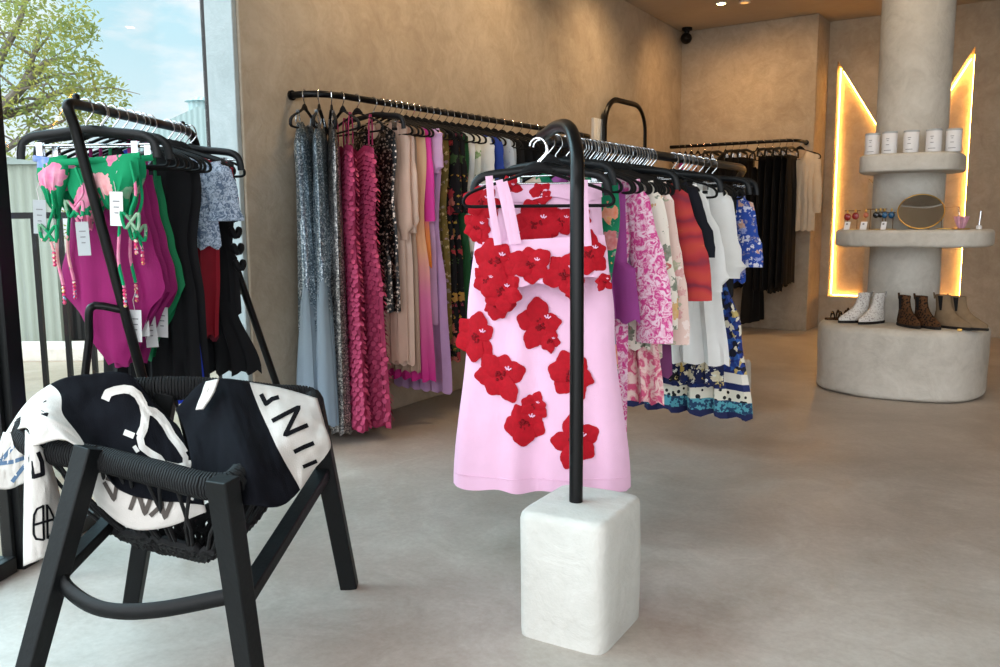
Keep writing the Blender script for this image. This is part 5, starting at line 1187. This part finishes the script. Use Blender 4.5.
def two_tone(name, build):
    t = NT(name); t.set(Roughness=.95, Specular_IOR_Level=.1); sx = t.n('ShaderNodeSeparateXYZ'); t.l(t.tc.outputs['UV'], sx.inputs[0])
    m_ = build(t, sx.outputs[0], sx.outputs[1]); n_ = t.noise(10, 3).outputs[0]
    t.color(t.mix(m_, t.ramp(n_, [(.3, (11, 12, 17)), (.7, (17, 18, 24))]).outputs[0], t.ramp(n_, [(.3, (196, 190, 184)), (.7, (212, 207, 202))]).outputs[0])); t.bump(t.noise(260, 2).outputs[0], .35, .004); return t.m
M['towel_one'] = two_tone('black_and_white_cotton', lambda t, u, v: t.math('LESS_THAN', u, t.math('SUBTRACT', t.math('ADD', .285, t.math('MULTIPLY', t.math('SINE', t.math('MULTIPLY', v, 9.0)), .02)), t.math('MULTIPLY', v, .02))))
M['towel_two'] = two_tone('black_cotton_with_white_end', lambda t, u, v: t.math('GREATER_THAN', u, t.math('ADD', .595, t.math('MULTIPLY', t.math('POWER', v, 1.5), .215))))
MATS = [M['towel_black'], M['towel_white']]
# towel draped over the left rim and into the seat
o1 = at(60, 430, 2.6); T1 = empty('towel', tuple(o1)); tag(T1, 'black towel with white lettered ends draped over the left rim of the chair', 'towel', 'lettered towels on the rope armchair')
rows = [[(3, 438, 2.60), (12, 432, 2.55), (27, 428, 2.40), (33, 446, 2.34)], [(28, 402, 2.56), (38, 408, 2.46), (50, 418, 2.40), (66, 440, 2.36)], [(60, 380, 2.56), (72, 404, 2.50), (85, 434, 2.44), (98, 464, 2.36)], [(92, 374, 2.54), (102, 408, 2.50), (110, 448, 2.44), (120, 490, 2.36)], [(128, 374, 2.53), (136, 406, 2.50), (145, 450, 2.42), (152, 500, 2.34)], [(150, 398, 2.54), (160, 420, 2.50), (170, 455, 2.42), (180, 502, 2.33)], [(170, 420, 2.54), (180, 430, 2.50), (192, 462, 2.42), (204, 505, 2.32)]]
f1 = surf(rows, seed=3, amp=.010, sc=7)
_, bv1 = towel_mesh('towel_body', f1, M['towel_one'], 0, T1, o1)
lt = Pen(); W_ = 8.5
stroke(lt, bv1, [(105, 400), (108, 393), (115, 390.5), (124, 389), (131, 390), (138, 395), (143, 404), (145.5, 415), (144, 427), (140, 436)], W_, o1, 1)
stroke(lt, bv1, [(146, 410), (154, 412), (160, 417), (166, 425), (172, 436), (180, 446), (187, 457), (187, 466), (178, 468), (164, 465)], W_, o1, 1)
stroke(lt, bv1, [(145, 420), (144, 430), (140, 438), (142, 447), (150, 453), (159, 458), (164, 465)], 7, o1, 1)
stroke(lt, bv1, [(124, 432), (134, 436)], 6, o1, 1); stroke(lt, bv1, [(134, 446), (138, 452)], 4, o1, 1)
lt.build('white_lettering', MATS, T1)
bt = Pen()
stroke(bt, bv1, [(28, 409), (36, 404), (46, 400)], 3, o1); stroke(bt, bv1, [(15, 423), (22, 416), (30, 412), (38, 411), (48, 415)], 4, o1); stroke(bt, bv1, [(15, 425), (24, 420)], 6, o1)
bt.build('black_lettering', M['towel_ink'], T1)
f = surf([[(4, 432, 2.6), (-6, 462, 2.62), (-12, 487, 2.64)], [(14, 434, 2.54), (10, 462, 2.58), (8, 489, 2.62)], [(26, 432, 2.50), (27, 458, 2.54), (26, 482, 2.58)]], amp=.012, sc=6, seed=8)
_, bv = towel_mesh('side_fold', f, MATS, 1, T1, o1, 24, 24)
bt = Pen(); stroke(bt, bv, [(-4, 466), (6, 455), (16, 443)], 4, o1); stroke(bt, bv, [(-4, 464), (12, 462), (24, 458)], 4, o1); stroke(bt, bv, [(12, 482), (18, 474), (25, 465)], 4, o1)
bt.build('blue_lettering', M['towel_blue'], T1)
f = surf([[(26, 430, 2.42), (25, 480, 2.44), (24, 525, 2.47), (24, 566, 2.49)], [(34, 440, 2.38), (36, 480, 2.40), (37, 522, 2.44), (38, 560, 2.47)], [(42, 448, 2.40), (48, 480, 2.42), (52, 520, 2.46), (52, 552, 2.50)], [(46, 450, 2.44), (55, 478, 2.47), (61, 505, 2.50), (64, 538, 2.54)]], amp=.008, sc=5, seed=12)
_, bv = towel_mesh('hanging_end', f, MATS, 1, T1, o1, 24, 40)
bt = Pen()
stroke(bt, bv, [(30, 453), (31, 465), (33, 477), (43, 474), (42, 462), (38, 452)], 4.5, o1)
stroke(bt, bv, [(43.2, 505), (43.4, 522), (44, 540)], 2.4, o1); stroke(bt, bv, [(47, 504.5), (47.4, 522), (47.6, 539)], 2.4, o1)
stroke(bt, bv, [(43.2, 506), (37, 509), (34, 515), (33.5, 525), (33.5, 534), (36, 539), (44, 540)], 2.2, o1); stroke(bt, bv, [(47, 505), (50, 509), (54, 518), (55, 527), (52, 534), (47.6, 538.5)], 2.2, o1)
stroke(bt, bv, [(34, 525), (44, 522), (54.5, 519)], 2.4, o1); bt.build('black_lettering', M['towel_ink'], T1)
f = surf([[(84, 452, 2.44), (88, 480, 2.42), (98, 505, 2.42)], [(120, 462, 2.42), (122, 495, 2.38), (130, 528, 2.38)], [(160, 472, 2.40), (160, 500, 2.35), (166, 527, 2.36)], [(205, 480, 2.38), (204, 500, 2.34), (206, 512, 2.34)]], amp=.006, sc=5, seed=15)
_, bv = towel_mesh('inner_end', f, MATS, 1, T1, o1, 30, 24)
bt = Pen(); stroke(bt, bv, [(104, 482), (114, 500), (117, 482), (106, 478)], 4, o1); stroke(bt, bv, [(130, 510), (137, 490), (145, 514), (152, 494)], 4.5, o1); stroke(bt, bv, [(150, 516), (162, 505), (158, 494), (165, 518), (172, 500)], 4.5, o1)
bt.build('grey_lettering', M['towel_grey'], T1)
# towel draped over the right rim
o2 = at(270, 430, 2.5); T2 = empty('towel', tuple(o2)); tag(T2, 'black towel with a white end lettered N and I over the right rim', 'towel', 'lettered towels on the rope armchair')
rows = [[(176, 410, 2.54), (184, 427, 2.48), (190, 452, 2.38), (196, 490, 2.30)], [(202, 383, 2.53), (208, 413, 2.44), (214, 452, 2.34), (222, 500, 2.26)], [(226, 379, 2.53), (233, 413, 2.40), (240, 454, 2.25), (250, 505, 2.19)], [(250, 383, 2.56), (259, 420, 2.42), (267, 460, 2.28), (280, 506, 2.22)], [(283, 389, 2.60), (291, 422, 2.44), (295, 456, 2.35), (299, 491, 2.30)], [(317, 399, 2.63), (324, 424, 2.52), (330, 448, 2.45), (312, 470, 2.40)]]
f2 = surf(rows, seed=23, amp=.012, sc=7)
_, bv2 = towel_mesh('towel_body', f2, M['towel_two'], 0, T2, o2)
bt = Pen()
stroke(bt, bv2, [(261, 394), (266, 404), (272, 399), (279, 397)], 4.5, o2); stroke(bt, bv2, [(272, 421), (285, 414), (299, 407), (292, 421), (285, 435), (296, 430), (308, 425)], 4.5, o2); stroke(bt, bv2, [(294, 452), (304, 447), (314, 443)], 4.5, o2); stroke(bt, bv2, [(303, 467), (310, 464), (317, 461)], 4, o2)
bt.build('black_lettering', M['towel_ink'], T2)
f = surf([[(206, 382, 2.47), (201, 396, 2.44), (196, 410, 2.42)], [(219, 379, 2.47), (213, 394, 2.43), (203, 409, 2.40)]], amp=.004, seed=31)
towel_mesh('white_fold', f, MATS, 1, T2, o2, 10, 14)

# ------------------------------------------------------------------ look
vs = SC.view_settings; vs.view_transform = 'Standard'; vs.look = 'None'; vs.gamma = 1; vs.use_curve_mapping = False; vs.exposure = 0.0
try: SC.cycles.max_bounces = 8; SC.cycles.transparent_max_bounces = 12; SC.cycles.use_denoising = True; SC.cycles.caustics_reflective = False
except Exception: pass
